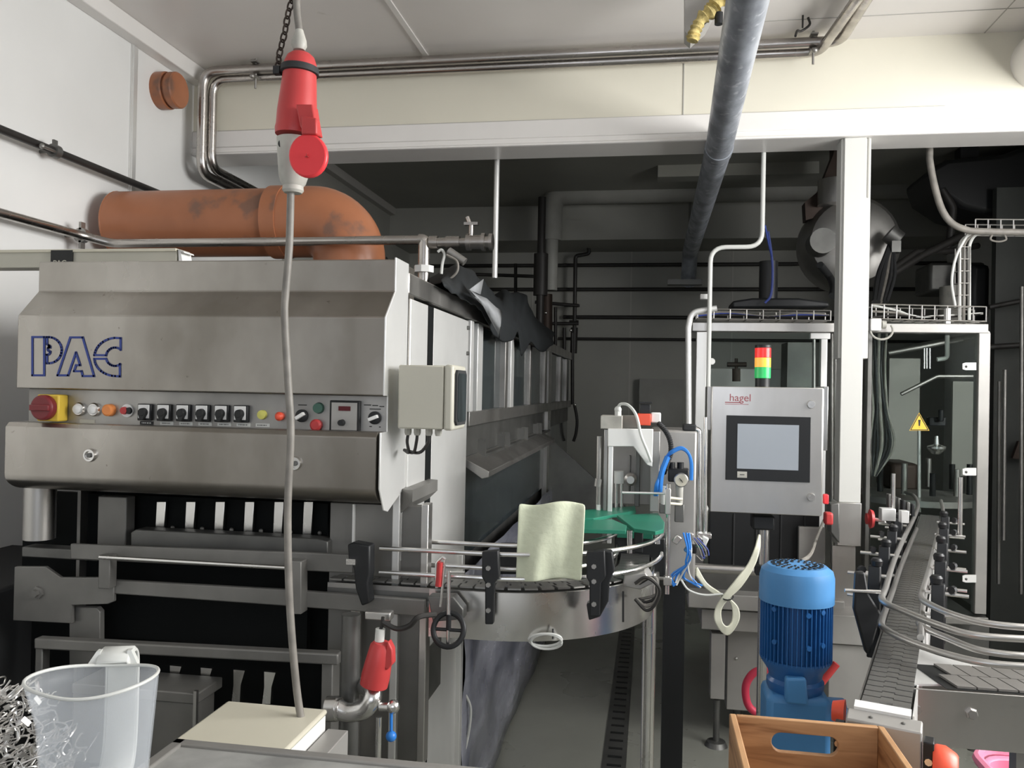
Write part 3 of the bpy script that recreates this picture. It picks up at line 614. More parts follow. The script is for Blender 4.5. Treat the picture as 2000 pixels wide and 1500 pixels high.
#@@PLUG
# ------------------------------------------------------------------ hanging power coupling
YG = 1.62; base = PY(575, 370, YG)
def g(x, y, dy=0): return PY(x, y, YG+dy)
th = thing('power_coupling', 'red and grey industrial power coupling hanging on a cable and chain', 'power connector', base)
ax = (g(588, 108)-g(577, 265)).normalized()
MB().lathe([(0, 0), (.041, 0), (.0425, .012), (.041, .02), (.0405, .05), (.0375, .085), (.0345, .125), (.033, .150), (.028, .163), (.020, .170), (0, .172)], g(577, 265), ax, 32).make('red_plug', 'red_plastic', th)
MB().lathe([(.033, 0), (.0395, .002), (.0385, .015), (.033, .017)], g(585, 146), ax, 32).cbox(g(542, 138, -.01), (.014, .014, .016)).make('hanging_strap', 'rubber', th)
MB().lathe([(0, 0), (.012, 0), (.016, .008), (.015, .02), (.010, .035), (.008, .042), (0, .042)], g(584, 98), (0, 0, 1), 16).make('cable_gland', 'grey_plastic', th)
ax2 = (g(575, 262)-g(571, 370)).normalized()
MB().lathe([(0, 0), (.018, 0), (.022, .005), (.021, .014), (.0255, .020), (.030, .035), (.034, .075), (.036, .105), (.0365, .112), (0, .112)], g(572, 377), ax2, 32).make('grey_socket', 'grey_plastic', th)
lp = [(565, 275), (580, 262), (620, 262), (633, 290), (633, 312), (615, 345), (600, 348), (580, 345), (562, 315)]
lid = MB().ppoly([(600+38*cos(a)*(1 if cos(a) > 0 else .98), 303+43*sin(a)) for a in [i*2*pi/28 for i in range(28)]], YG-.062, .014).make('round_lid', 'red_bright', th, bevel=.004)
MB().cbox(g(599, 306, -.065), (.008, .002, .002)).cbox(g(599, 303, -.065), (.002, .002, .006)).make('lid_mark', 'red_plastic', lid)
MB().ppoly([(577, 203), (610, 203), (616, 240), (620, 262), (595, 262), (585, 245)], YG-.058, .03).make('hinge_arm', 'red_plastic', th, bevel=.003)
MB().ppoly([(588, 225), (618, 230), (618, 262), (588, 262)], YG-.066, .02).make('hinge_block', 'red_plastic', th, bevel=.003)
p = g(551, 280, -.030); MB().cyl(p, p+V((0, .01, 0)), .009, 16).make('screw_hole', 'black', th)
MB().tube(spline([g(582, 90), g(584, 60), g(580, 20), g(578, -40), g(575, -200, 0), V((g(575, -200).x, YG+.05, ZC-.0))], 8), .0075, 12).make('upper_cable', 'cable_grey', th)
# lower cable
cp = [(568, 375), (565, 480), (558, 570), (556, 620), (563, 750), (568, 850), (562, 1000), (566, 1180), (580, 1350), (597, 1448)]
MB().tube(spline([g(x, y) for x, y in cp], 8), .0078, 12).make('lower_cable', 'cable_grey', th)
ch = []
pts = [g(543, 128, -.01), g(546, 105), g(552, 80), g(558, 55), g(562, 30), g(568, 8), g(572, -15), g(574, -60), g(575, -120)]
sp = spline(pts, 8); Ls = [0]
for a, b_ in zip(sp, sp[1:]): Ls.append(Ls[-1]+(b_-a).length)
c_ = MB(); d_ = 0; k = 0
while d_ < Ls[-1]-.02:
    i = max(j for j in range(len(Ls)) if Ls[j] <= d_); i = min(i, len(sp)-2); tdir = (sp[i+1]-sp[i]).normalized(); ctr = sp[i]+tdir*(d_-Ls[i])
    sd = V((1, 0, 0)) if k % 2 == 0 else V((.35, 1, 0)).normalized(); sd = (sd-tdir*sd.dot(tdir)).normalized()
    lk = []
    for q in range(16):
        a = 2*pi*q/16; lk.append(ctr+tdir*(.011*sin(a))+sd*(.0058*cos(a)))
    c_.tube(lk, .0019, 6, closed=True); d_ += .0165; k += 1
c_.make('chain', 'chain_dark', th)
#@@FRONTCONV
# ------------------------------------------------------------------ curved conveyor before the washer
ZBt = PY(1000, 1152, 1.99).z
YC = 2.04; RC = .35; xc = -.385; hwB = .042
def path(off, n=18, xs=None, yend=2.75):      # off: outward (+, towards the camera / right)
    xs = PY(640, 1150, 1.99).x if xs is None else xs
    p = [(xs, YC-off)]
    for i in range(n+1):
        a = -pi/2+pi/2*i/n; p.append((xc+(RC+off)*cos(a), YC+RC+(RC+off)*sin(a)))
    p.append((xc+RC+off, yend)); return p
Cv = thing('curved_conveyor', 'steel chain conveyor curving around the front corner of the washer', 'conveyor', (xc, YC+.2, 0))
def strip(off0, off1, z0, z1, **k):
    a = path(off0, **k); b_ = path(off1, **k); mb = MB(); n = len(a)
    vs = [V((*p, z0)) for p in a]+[V((*p, z0)) for p in b_]+[V((*p, z1)) for p in a]+[V((*p, z1)) for p in b_]
    fs = []
    for i in range(n-1):
        fs += [(i, i+1, n+i+1, n+i), (2*n+i, 2*n+i+1, 3*n+i+1, 3*n+i), (i, i+1, 2*n+i+1, 2*n+i), (n+i, n+i+1, 3*n+i+1, 3*n+i)]
    fs += [(0, n, 3*n, 2*n), (n-1, 2*n-1, 4*n-1, 3*n-1)]; return mb.add(vs, fs)
xq = PY(835, 1180, 1.97).x
strip(hwB+.010, hwB+.014, ZBt-.125, ZBt-.008, xs=xq).make('outer_skirt', 'steel_bright', Cv, ang=50, label='bright curved steel skirt')
strip(hwB+.005, hwB+.009, ZBt-.055, ZBt-.008).make('outer_rail_plate', 'steel_dull', Cv, ang=50)
strip(-hwB-.014, -hwB-.010, ZBt-.125, ZBt-.008).make('inner_skirt', 'steel_dull', Cv, ang=50)
strip(-hwB-.01, hwB+.01, ZBt-.040, ZBt-.020).make('slide_bed', 'steel_dark', Cv, ang=50)
# chain links
pc = [V((*p, ZBt-.008)) for p in path(0, 60)]; Ls = [0]
for a, b_ in zip(pc, pc[1:]): Ls.append(Ls[-1]+(b_-a).length)
def at(pc, Ls, d):
    i = 0
    while i < len(Ls)-2 and Ls[i+1] < d: i += 1
    t_ = (pc[i+1]-pc[i]).normalized(); return pc[i]+t_*(d-Ls[i]), t_
def linkshape(mb, c, t_, w_, l_, h):
    s_ = V((t_.y, -t_.x, 0)); f = l_/2; q = .28*w_
    pl = [(-f, -w_), (-f, -q), (-f+l_*.28, -q), (-f+l_*.28, q), (-f, q), (-f, w_), (f*.9, w_), (f*.9, q*.9), (f*.9+l_*.26, q*.9), (f*.9+l_*.26, -q*.9), (f*.9, -q*.9), (f*.9, -w_)]
    mb.prism([c+t_*a+s_*b_ for a, b_ in pl], (0, 0, -h))
d_ = .0; nl = 0
while d_ < Ls[-1]-.03:
    c, t_ = at(pc, Ls, d_+.018); mb = MB(); linkshape(mb, c+V((0, 0, .008)), t_, hwB, .034, .004); mb.make('belt_link', 'belt', Cv); d_ += .0375; nl += 1
# guide rails
ZU = PY(960, 1083, 1.96).z; ZL = PY(960, 1131, 1.96).z
for nm, off, z, xs_, ye in (('guide_rail', .075, ZU, 740, 2.36), ('guide_rail', .075, ZL, 740, 2.36), ('guide_rail', -.05, ZU-.002, 740, 2.52), ('guide_rail', -.05, ZL-.003, 740, 2.52)):
    pts = [V((*p, z)) for p in path(off, 16, PY(xs_, 1100, 1.96).x, ye)]; MB().tube(pts, .0058, 10).make(nm, 'steel_bright', Cv)
# guide brackets
def gbr(px, py0, py1, Y, w1=26, lab=None):
    b = MB().ppoly([(px-w1/2, py0), (px+w1/2+6, py0-3), (px+w1/2+8, py0+50), (px+w1/2-2, py0+62), (px+w1/2-4, py1), (px-w1/2+6, py1), (px-w1/2+6, py0+60), (px-w1/2, py0+50)], Y, .022).make('rail_bracket', 'black_plastic', Cv, bevel=.003)
    for q in (.22, .45, .8):
        p = PY(px, py0+(py1-py0)*q, Y); MB().lathe([(0, 0), (.006, 0), (.006, .006), (0, .006)], p, (0, -1, 0), 6).make('bolt', 'steel_dull', b)
    return b
gbr(954, 1078, 1220, 1.93)
gbr(1160, 1078, 1205, 1.955, 30)
MB().ppoly([(1172, 1075), (1196, 1078), (1200, 1115), (1190, 1140), (1188, 1175), (1172, 1205), (1150, 1212), (1145, 1180), (1168, 1170)], 1.99, .03).make('rail_bracket', 'black_plastic', Cv, bevel=.003)
MB().pbox(1238, 1035, 1256, 1080, 2.30, .03).make('rail_bracket', 'black_plastic', Cv, bevel=.003)
MB().ppoly([(678, 1064), (690, 1060), (722, 1066), (722, 1120), (718, 1140), (722, 1178), (706, 1184), (694, 1150), (690, 1110), (680, 1090)], 1.93, .04).make('rail_bracket', 'black_plastic', Cv, bevel=.004)
MB().pbox(676, 1092, 694, 1103, 1.915, .02).make('clamp_screw', 'steel_bright', Cv)
p = PY(1000, 1090, 2.12); MB().ppoly([(975, 1062), (1010, 1062), (1010, 1122), (975, 1122)], 2.10, .02).make('sensor_block', 'black_plastic', Cv, bevel=.003)
# end housing on belt
MB().ppoly([(1220, 1125), (1260, 1118), (1275, 1140), (1250, 1152), (1215, 1145)], 2.16, .12).make('end_block', 'steel_paint', Cv, bevel=.003)
for k in range(4):
    pts = [(1240+4*k, 1140), (1262+6*k, 1128), (1288-2*k, 1150), (1280, 1180-6*k), (1262, 1192-8*k), (1240+3*k, 1170)]
    MB().tube(spline([PY(x, y, 2.14+.01*k) for x, y in pts], 6), .004, 8).make('cable', 'cable_grey' if k % 2 else 'iron_black', Cv)
MB().ppoly([(1215, 1155), (1219, 1155), (1219, 1215), (1215, 1215)], 1.98, .004).make('skirt_seam', 'black', Cv)
# legs
for px, Y, nm in ((1268, 2.42, 'leg'),):
    a = PY(px+1, 1180, Y); MB().cyl((a.x, Y, 0), (a.x, Y, ZBt-.03), .019, 20).make(nm, 'steel_bright', Cv)
    MB().cyl((a.x, Y, 0), (a.x, Y, .03), .05, 20).make('foot', 'black_plastic', Cv)
a = PY(1280, 1170, 2.42); MB().box((xc+RC-.05, 2.38, ZBt-.06), (a.x+.01, 2.45, ZBt-.035)).make('leg_bracket', 'steel_dull', Cv)
MB().cyl((xq-.2, 2.02, 0), (xq-.2, 2.02, ZBt-.04), .016, 16).make('leg', 'steel', Cv)
# tied cable ring hanging
th = thing('cable_coil', 'small coil of grey cable tied under the curved conveyor skirt', 'cable', PY(1066, 1250, 2.0))
pts = []
for i in range(50):
    a = i/49*2*pi*2.2; pts.append(PY(1066+31*cos(a)+2*sin(a*.5), 1252+13*sin(a)+3*cos(a*.4), 2.0+.012*sin(a)))
MB().tube(pts, .0033, 8).make('cable', 'cable_white', th); MB().tube([PY(1080, 1228, 2.0), PY(1080, 1248, 1.99)], .0025, 6).make('cable_tie', 'black', th)
# hung cloth
th = MB(); R_ = []
YCl = 1.97
for i in range(13):
    row = []
    v = i/12
    for j in range(13):
        u_ = j/12; x = 1013+(1144-1013)*u_-v*6*(1-u_)-v*8*u_; y = 982+4*sin(u_*7)+v*(1133-982)
        row.append(PY(x, y, YCl+.009*sin(u_*9+v*2)+.006*sin(u_*17)*v+ (.02*(1-v))))
    R_.append(row)
th.grid(R_); o = th.make('cleaning_cloth', 'cloth_yellow', solid=.004, ang=180, sub=1); tag(o, 'pale yellow green cleaning cloth hanging over the conveyor guide rails', 'cloth')
# red clamp handle and hand wheel
Yw = 1.88
th = thing('hand_wheel', 'small black hand wheel with an upright spindle at the left end of the curved conveyor', 'hand wheel', PY(876, 1225, Yw))
c = PY(876, 1230, Yw); R_ = [c+V((.036*cos(a), .012*sin(a), .036*sin(a))) for a in [i*2*pi/28 for i in range(28)]]
MB().tube(R_, .0065, 10, closed=True).make('rim', 'black_plastic', th)
MB().cyl(c-V((.036, 0, 0)), c+V((.036, 0, 0)), .004).cyl(c, c+V((0, 0, .036)), .006).make('spoke', 'black_plastic', th)
MB().cyl(PY(875, 1262, Yw), PY(877, 1115, Yw), .0045).make('spindle', 'steel_bright', th)
MB().tube([PY(877, 1118, Yw), PY(908, 1118, Yw)], .003, 8).make('cross_pin', 'steel_bright', th)
th = thing('toggle_clamp', 'red handled toggle clamp standing beside the black hand wheel', 'clamp', PY(860, 1180, 1.9))
MB().tube(fillet([PY(853, 1148, 1.9), PY(852, 1100, 1.9), PY(864, 1088, 1.9), PY(870, 1092, 1.9)], .01), .0035, 8).tube([PY(870, 1092, 1.9), PY(860, 1185, 1.9)], .003, 8).make('frame', 'steel_bright', th)
MB().cyl(PY(860, 1098, 1.9), PY(856, 1145, 1.9), .0075, 12).make('grip', 'red_plastic', th)
MB().ppoly([(835, 1165), (885, 1165), (905, 1190), (905, 1210), (845, 1215)], 1.93, .04).make('base_block', 'steel_dark', th, bevel=.003)
#@@LOWFRONT
# ------------------------------------------------------------------ items behind the worktop
Yl = 1.78
th = thing('red_connector', 'red industrial plug hanging upside down above the steel pipe elbow', 'power connector', PY(740, 1340, Yl))
def l(x, y, dy=0): return PY(x, y, Yl+dy)
ax = (l(748, 1250)-l(728, 1345)).normalized()
MB().lathe([(0, 0), (.031, 0), (.032, .02), (.030, .05), (.026, .09), (.020, .098), (0, .100)], l(730, 1338), ax, 24).make('plug_body', 'red_plastic', th)
MB().ppoly([(757, 1252), (766, 1270), (767, 1298), (755, 1310), (748, 1300)], Yl-.02, .025).make('hinged_lid', 'red_plastic', th, bevel=.003)
MB().cyl(l(741, 1252), l(743, 1228), .011, 12).make('cable_gland', 'cable_white', th)
MB().tube([l(743, 1230), l(746, 1222), l(748, 1205)], .004, 8).tube(spline([l(748, 1215), l(775, 1228), l(800, 1222), l(818, 1205), l(850, 1200, .05)], 6), .006, 8).make('cable', 'iron_black', th)
MB().pbox(712, 1196, 762, 1212, Yl+.02, .03).make('holder', 'steel', th, bevel=.003)
th = thing('pipe_elbow', 'stainless pipe elbow with a blue ball lever valve behind the worktop', 'pipe', PY(700, 1400, Yl))
rr = .021
pts = [l(642, 1387), l(690, 1400), l(740, 1390), l(748, 1340), l(745, 1310, .04)]
pts = spline([l(655, 1382), l(680, 1392), l(712, 1385), l(728, 1362), l(722, 1345, .03), l(712, 1340, .07)], 6)
MB().tube(pts, rr, 18).make('elbow', 'steel_bright', th)
MB().cyl(l(640, 1384), l(660, 1384), .028, 18).cyl(l(652, 1384), l(666, 1384), .024, 18).make('union', 'steel_bright', th)
MB().tube([l(742, 1380), l(770, 1380)], .010, 14).ball(l(768, 1380), .015, 10).make('valve_body', 'steel_bright', th)
MB().cyl(l(764, 1390), l(764, 1432), .0035).ball(l(764, 1438), .012, 10).make('blue_ball_lever', 'blue_hose', th, label='lever with blue ball')
MB().cyl((l(682, 1400, .06).x, Yl+.06, .0), (l(682, 1400, .06).x, Yl+.06, PY(690, 1200, Yl+.06).z), .022, 18).make('riser', 'steel_dark', th)
MB().cyl((l(740, 1400, .03).x, Yl+.03, .0), (l(740, 1400, .03).x, Yl+.03, PY(740, 1400, Yl+.03).z), .007, 12).make('stay_rod', 'steel_bright', th)
# cream steel box behind worktop
ZBx = .868
a = PZ(362, 1430, ZBx); b_ = PZ(575, 1455, ZBx); c = PZ(637, 1385, ZBx); d = PZ(440, 1370, ZBx)
th = thing('cream_cabinet', 'low cream steel cabinet standing behind the worktop beside the hanging cable', 'cabinet', ((a.x+c.x)/2, (a.y+c.y)/2, 0))
ZW = .88; yb_ = PZ(345, 1441, ZW).y+.012
MB().box((a.x, yb_, .02), (c.x, c.y, ZBx-.012)).make('case', 'white_plastic', th, bevel=.003)
MB().box((a.x-.003, yb_-.003, ZBx-.012), (c.x+.003, c.y+.003, ZBx)).make('lid', 'cream_lid', th, bevel=.006)
MB().box((c.x+.005, yb_+.01, .05), (c.x+.05, c.y, ZBx-.04)).make('side_plate', 'steel_paint', th, bevel=.002)
# worktop
ZW = .88; a = PZ(345, 1441, ZW); 
th = thing('worktop_bench', 'grey metal worktop in the foreground with a raised frame edge', 'workbench', (-.3, a.y-.4, 0))
x0 = a.x; x1 = .05; y1 = a.y; y0 = .35
MB().box((x0+.02, y0, ZW-.03), (x1-.02, y1-.02, ZW-.006)).make('top_sheet', 'worktop', th)
mb = MB().box((x0, y1-.022, ZW-.05), (x1, y1, ZW)).box((x0, y0, ZW-.05), (x0+.022, y1, ZW)).box((x1-.022, y0, ZW-.05), (x1, y1, ZW)).box((x0, y0-.02, ZW-.05), (x1, y0, ZW)); mb.make('edge_frame', 'worktop_edge', th, bevel=.003)
for xx, yy in ((x0+.03, y1-.04), (x1-.04, y1-.04), (x0+.03, y0+.02), (x1-.04, y0+.02)): MB().box((xx-.015, yy-.015, 0), (xx+.015, yy+.015, ZW-.03)).make('leg', 'steel_dull', th)
# low side table (bin trolley) left
ZJ = .80
th = thing('steel_trolley', 'steel trolley at the lower left carrying the jug and the clip pile', 'trolley', (-1.0, .95, 0))
MB().box((-1.45, .55, ZJ-.03), (x0-.02, 1.36, ZJ)).make('tray', 'steel_paint', th, bevel=.003)
for xx, yy in ((-1.42, .58), (-1.42, 1.33), (x0-.05, .58), (x0-.05, 1.33)): MB().box((xx-.015, yy-.015, 0), (xx+.015, yy+.015, ZJ-.03)).make('leg', 'steel_dull', th)
# jug (kidney rimmed measuring jug)
c = PZ(190, 1330, 1.10); JB = V((c.x, c.y, ZJ))
th = thing('measuring_jug', 'large translucent white plastic jug with a handle on its far side', 'jug', JB)
ang0 = radians(14); rz = Matrix.Rotation(ang0, 3, 'Z')
Hj = 1.10-ZJ; NA = 56
def jr(a, v):
    r_ = .052+.027*v**.8; e = 1.0+.08*cos(2*a)
    if v > .8: e += .16*(v-.8)/.2*max(0, cos(a-radians(195)))**8*1.0
    return r_*e
rows = []
for i in range(15):
    v = i/14; rows.append([JB+rz@V((jr(a, v)*cos(a), jr(a, v)*sin(a), .003+Hj*v+.016*(v**6)*cos(2*a)*.3)) for a in [2*pi*k/NA for k in range(NA+1)]])
bt = [[JB+rz@V((jr(a, 0)*cos(a)*s, jr(a, 0)*sin(a)*s, .003)) for a in [2*pi*k/NA for k in range(NA+1)]] for s in (0.01, .5, 1)]
MB().grid(bt[:-1]+rows).make('body', 'jug_plastic', th, solid=.0022, ang=60)
MB().tube([p+V((0, 0, .001)) for p in rows[-1][:-1]], .0026, 8, closed=True).make('rim', 'cable_white', th)
hb = radians(95); hd = rz@V((cos(hb), sin(hb), 0)); hs = V((-hd.y, hd.x, 0)); top = JB+hd*(.074)+V((0, 0, Hj))
mb = MB(); hp = [top+hd*(-.004), top+hd*.012+V((0, 0, .012)), top+hd*.045+V((0, 0, .008)), top+hd*.055+V((0, 0, -.03)), top+hd*.045+V((0, 0, -.16)), top+hd*-.012+V((0, 0, -.20))]
sp = spline(hp, 6)
L_ = [[p-hs*.024, p-hs*.021+V((0, 0, .004)), p+hs*.021+V((0, 0, .004)), p+hs*.024] for p in sp]
mb.grid(L_); mb.make('handle', 'cable_white', th, solid=.005, ang=60)
for sg in (-1, 1):
    MB().tube([p+hs*.024*sg for p in sp], .0028, 8).make('handle_rib', 'cable_white', th)
    q = top+hs*.026*sg; MB().prism([q+hs*.012*sg-hd*.002, q+V((0, 0, .020))+hd*.006, q-hs*.006*sg+V((0, 0, .020))+hd*.006, q-hs*.006*sg-hd*.002], hd*.012).make('handle_lug', 'cable_white', th)
# clip pile
mb = MB(); random.seed(3)
cx = JB.x-.19
for i in range(2000):
    hx = random.uniform(-.30, .085); hy = random.uniform(-.20, .20); top_ = .27-max(0, hx+.02)*1.2-max(0, hy)*.25
    p = V((JB.x-.19+hx, 1.10+hy, ZJ+top_*random.random()**.6+.004)); d = V((random.gauss(0, 1), random.gauss(0, 1), random.gauss(0, .6))).normalized(); e = d.orthogonal().normalized(); l_ = random.uniform(.010, .026)
    if random.random() < .72: mb.tube(spline([p-d*l_, p-d*l_*.3+e*l_*.5, p+d*l_*.3+e*l_*.6, p+d*l_, p+d*l_*.9-e*.006], 3), random.uniform(.0010, .0018), 5)
    else: mb.cbox(p, (l_*.8, .008, .0020), Matrix.Rotation(random.uniform(0, 3), 3, d))
o = mb.make('clip_pile', 'steel_bright'); tag(o, 'heap of small shiny wire clips at the lower left beside the jug', 'wire clips', kind='stuff')
#@@LABELLER
# ------------------------------------------------------------------ star wheel infeed station
YQ = 2.5
def q(x, y, dy=0): return PY(x, y, YQ+dy)
th = thing('infeed_station', 'steel infeed station with green guide plates between the washer and the touch panel', 'machine', (q(1270, 1100).x, YQ, 0))
zb = q(1180, 1062).z
MB().pbox(1178, 838, 1186, 1062, YQ+.015, .02).make('frame_post', 'steel_dull', th, bevel=.002)
MB().pbox(1187, 838, 1196, 1062, YQ, .02).make('frame_post', 'steel_light', th, bevel=.002)
MB().ppoly([(1187, 837), (1276, 838), (1274, 912), (1264, 908), (1237, 872), (1196, 872), (1187, 872)], YQ-.004, .012).make('gusset_plate', 'white_plastic', th, bevel=.002, label='angled gusset plate whitened to imitate the window reflection')  # white base colour stands in for window light reflected by the steel
MB().pbox(1173, 812, 1215, 838, YQ+.01, .09).make('gear_box', 'grey_plastic', th, bevel=.002)
MB().cyl(q(1207, 812, .03), q(1207, 803, .03), .010, 8).ball(q(1207, 800, .03), .011, 8).make('fitting', 'cable_white', th)
MB().tube(spline([q(1207, 796, .03), q(1213, 789, .02), (q(1228, 792)), q(1243, 812, -.02), q(1252, 850, -.02), q(1264, 880, -.02), q(1272, 902, -.01)], 6), .0045, 8).make('hose', 'cable_white', th)
MB().cyl(q(1171, 852, .02), q(1169, 985, .02), .008).cyl(q(1170, 935, .02), q(1168, 950, .02), .012).make('pneumatic_cylinder', 'steel_dull', th)
MB().cyl(q(1169, 985, .02), q(1169, 1000, .02), .007).make('cylinder_tip', 'white_plastic', th)
MB().pbox(1197, 842, 1275, 985, YQ+.24, .02).make('back_plate', 'steel_paint', th, bevel=.002)
MB().pbox(1228, 890, 1232, 960, YQ+.20, .03).pbox(1240, 870, 1250, 990, YQ+.18, .03).make('slide_bar', 'steel_dark', th, bevel=.002)
MB().cyl(q(1209, 944, .10), q(1209, 920, .10), .015).make('cap', 'white_plastic', th)
MB().cyl(q(1204, 1000, .10), q(1204, 944, .10), .005).cyl(q(1214, 1000, .10), q(1214, 944, .10), .005).make('guide_rods', 'steel_bright', th)
mb = MB(); c = q(1232, 935, .16); mb.lathe([(0, 0), (.020, 0), (.020, .03), (.012, .04), (0, .04)], c, (0, -1, 0), 16); mb.make('drive_hub', 'steel', th)
MB().cyl(q(1215, 962, -.02), q(1302, 964, -.02), .0035).make('cross_rod', 'steel_light', th)
MB().pbox(1270, 840, 1360, 1135, YQ+.12, .22).make('cabinet', 'steel_paint', th, bevel=.008)
MB().pbox(1270, 842, 1288, 1000, YQ+.02, .10).make('upright', 'steel_dull', th, bevel=.002)
MB().tube(fillet([q(1340, 838, .13), q(1366, 838, .13), q(1366, 1055, .13)], .015), .0085, 12).make('edge_tube', 'steel_bright', th)
MB().pbox(1334, 829, 1360, 842, YQ+.12, .06).make('rubber_cap', 'rubber', th, bevel=.004)
MB().pbox(1245, 808, 1271, 831, YQ+.05, .06).make('orange_housing', 'red_orange', th, bevel=.002, label='bright orange red housing')
MB().pbox(1250, 790, 1270, 808, YQ+.06, .05).pbox(1248, 785, 1274, 788, YQ+.05, .06).make('black_module', 'black_plastic', th, bevel=.001)
MB().pbox(1271, 806, 1291, 826, YQ+.06, .05).make('white_fitting', 'white_plastic', th, bevel=.004)
MB().ppoly([(1205, 812), (1245, 812), (1245, 836), (1216, 836)], YQ+.10, .05).make('base_box', 'grey_plastic', th)
sp = spline([q(1286, 826, .05), q(1300, 842, .03), q(1309, 862, .02), q(1310, 885, .02), q(1303, 905, .03), q(1296, 925, .05)], 12)
MB().tube(sp, .007, 12, radii=[.0085 if i % 2 else .0065 for i in range(len(sp))]).make('corrugated_hose', 'rubber', th)
for k in range(3):
    MB().tube(spline([q(1283-2*k, 968), q(1284-k, 945, -.01), q(1291+2*k, 920), q(1302+k, 893, .01), q(1312, 881+2*k), q(1330, 874+k*1.5), q(1344, 884+k), q(1351-k, 905), q(1351-k, 938)], 6), .004, 8).make('blue_hose', 'blue_hose', th)
MB().tube(spline([q(1288, 960), q(1292, 925, -.006), q(1304, 892)], 6), .0085, 8).make('hose_bundle', 'blue_hose', th)
MB().pbox(1305, 916, 1346, 942, YQ+.03, .05).make('regulator_body', 'black_plastic', th, bevel=.004)
for px in (1312, 1329): MB().cyl(q(px, 918, .05), q(px, 903, .05), .010, 16).make('regulator_knob', 'black_plastic', th)
c = q(1330, 937, .03); gg = MB().lathe([(0, 0), (.021, 0), (.021, .014), (.0185, .016), (0, .016)], c, (0, -1, 0), 28).make('pressure_gauge', 'steel_dull', th)
MB().lathe([(0, .016), (.018, .016), (0, .0168)], c, (0, -1, 0), 28).make('dial', 'cream_lid', gg); MB().cbox(c+V((.0, -.018, .0)), (.016, .001, .0018), Matrix.Rotation(.9, 3, 'Y')).ball(c+V((0, -.018, 0)), .002, 6).make('pointer', 'black', gg)
for px in (1296, 1327): MB().cyl(q(px, 948, .04), q(px, 985, .04), .012, 14, r2=.010).make('filter_bowl', 'cable_white' if px < 1300 else 'grey_plastic', th)
MB().pbox(1288, 985, 1304, 1003, YQ+.03, .03).pbox(1318, 985, 1336, 1020, YQ+.04, .03).make('valve_block', 'steel_dark', th, bevel=.002)
MB().cyl(q(1306, 945, -.03), q(1303, 1160, -.03), .0065).make('upright_rod', 'steel_bright', th)
MB().pbox(1299, 955, 1310, 1005, YQ-.045, .03).make('rod_clamp', 'steel', th, bevel=.002); MB().pbox(1296, 1128, 1312, 1144, YQ-.045, .03).make('rod_clamp', 'steel', th, bevel=.002)
MB().cyl(q(1305, 972, -.03), q(1332, 975, .0), .004).cyl(q(1305, 983, -.03), q(1330, 985, .0), .004).make('cross_rods', 'cream_lid', th)
MB().cyl(q(1378, 815, .05), q(1377, 1075, .05), .005).make('thin_pole', 'steel_bright', th)
MB().pbox(1362, 1042, 1390, 1052, YQ+.03, .03).make('clamp', 'steel_bright', th, bevel=.002)
zG1 = PY(1250, 1006, 2.45).z
for pl in ([(1138, 996), (1240, 988), (1242, 997), (1160, 1012), (1138, 1012)], [(1138, 1016), (1196, 1014), (1224, 1026), (1222, 1036), (1140, 1034)], [(1205, 1006), (1285, 1002), (1298, 1020), (1296, 1034), (1280, 1038), (1238, 1032)]):
    MB().prism([PZ(x, y, zG1) for x, y in pl], (0, 0, -.010)).make('green_guide_plate', 'green_guide', th, bevel=.001)
MB().cyl(q(1284, 1038, -.06), q(1284, 1062, -.06), .008).make('plate_stud', 'steel_bright', th); MB().cyl(q(1230, 1036, -.06), q(1230, 1080, -.06), .008).make('plate_stud', 'steel_bright', th)
MB().pbox(1200, 1048, 1300, 1125, YQ+.02, .14).make('wheel_housing', 'black_plastic', th, bevel=.006)
MB().pbox(1205, 1040, 1275, 1052, YQ-.0, .12).make('green_star_wheel', 'green_guide', th, bevel=.002)
MB().box((q(1300, 1135).x, YQ+.20, 0), (q(1345, 1135).x, YQ+.30, q(1300, 1135).z)).make('pedestal', 'black_plastic', th)
random.seed(5)
for k in range(9):
    dx = random.uniform(-7, 7); MB().tube(spline([q(1340+dx, 1045+random.uniform(-4, 8), .0), q(1346+dx*.6, 1075, -.03), q(1342+dx*.5, 1100, -.02), q(1330+random.uniform(-6, 20)*(1 if k % 2 else -1.2), 1125+random.uniform(-4, 4)), q(1322+(44 if k % 2 else -8)+dx, 1142+random.uniform(-5, 6))], 6), .003, 7).make('pneumatic_tube', 'blue_hose' if k < 6 else 'cable_white', th)
for k in range(7):
    a = q(1318+random.uniform(0, 60), 1040+random.uniform(0, 45), .03); MB().cbox(a, (.02, .02, .026), Matrix.Rotation(random.uniform(0, 1), 3, 'Y')).make('push_fitting', random.choice(('steel_bright', 'blue_cap', 'black_plastic', 'green_guide', 'cable_white')), th, bevel=.003)
for k in range(4):
    MB().tube(spline([q(1352+3*k, 1050), q(1365+5*k, 1070), q(1372+4*k, 1095-5*k), q(1360+8*k, 1085)], 5), .0022, 6).make('sensor_cable', 'logo_blue' if k % 2 else 'cable_grey', th)
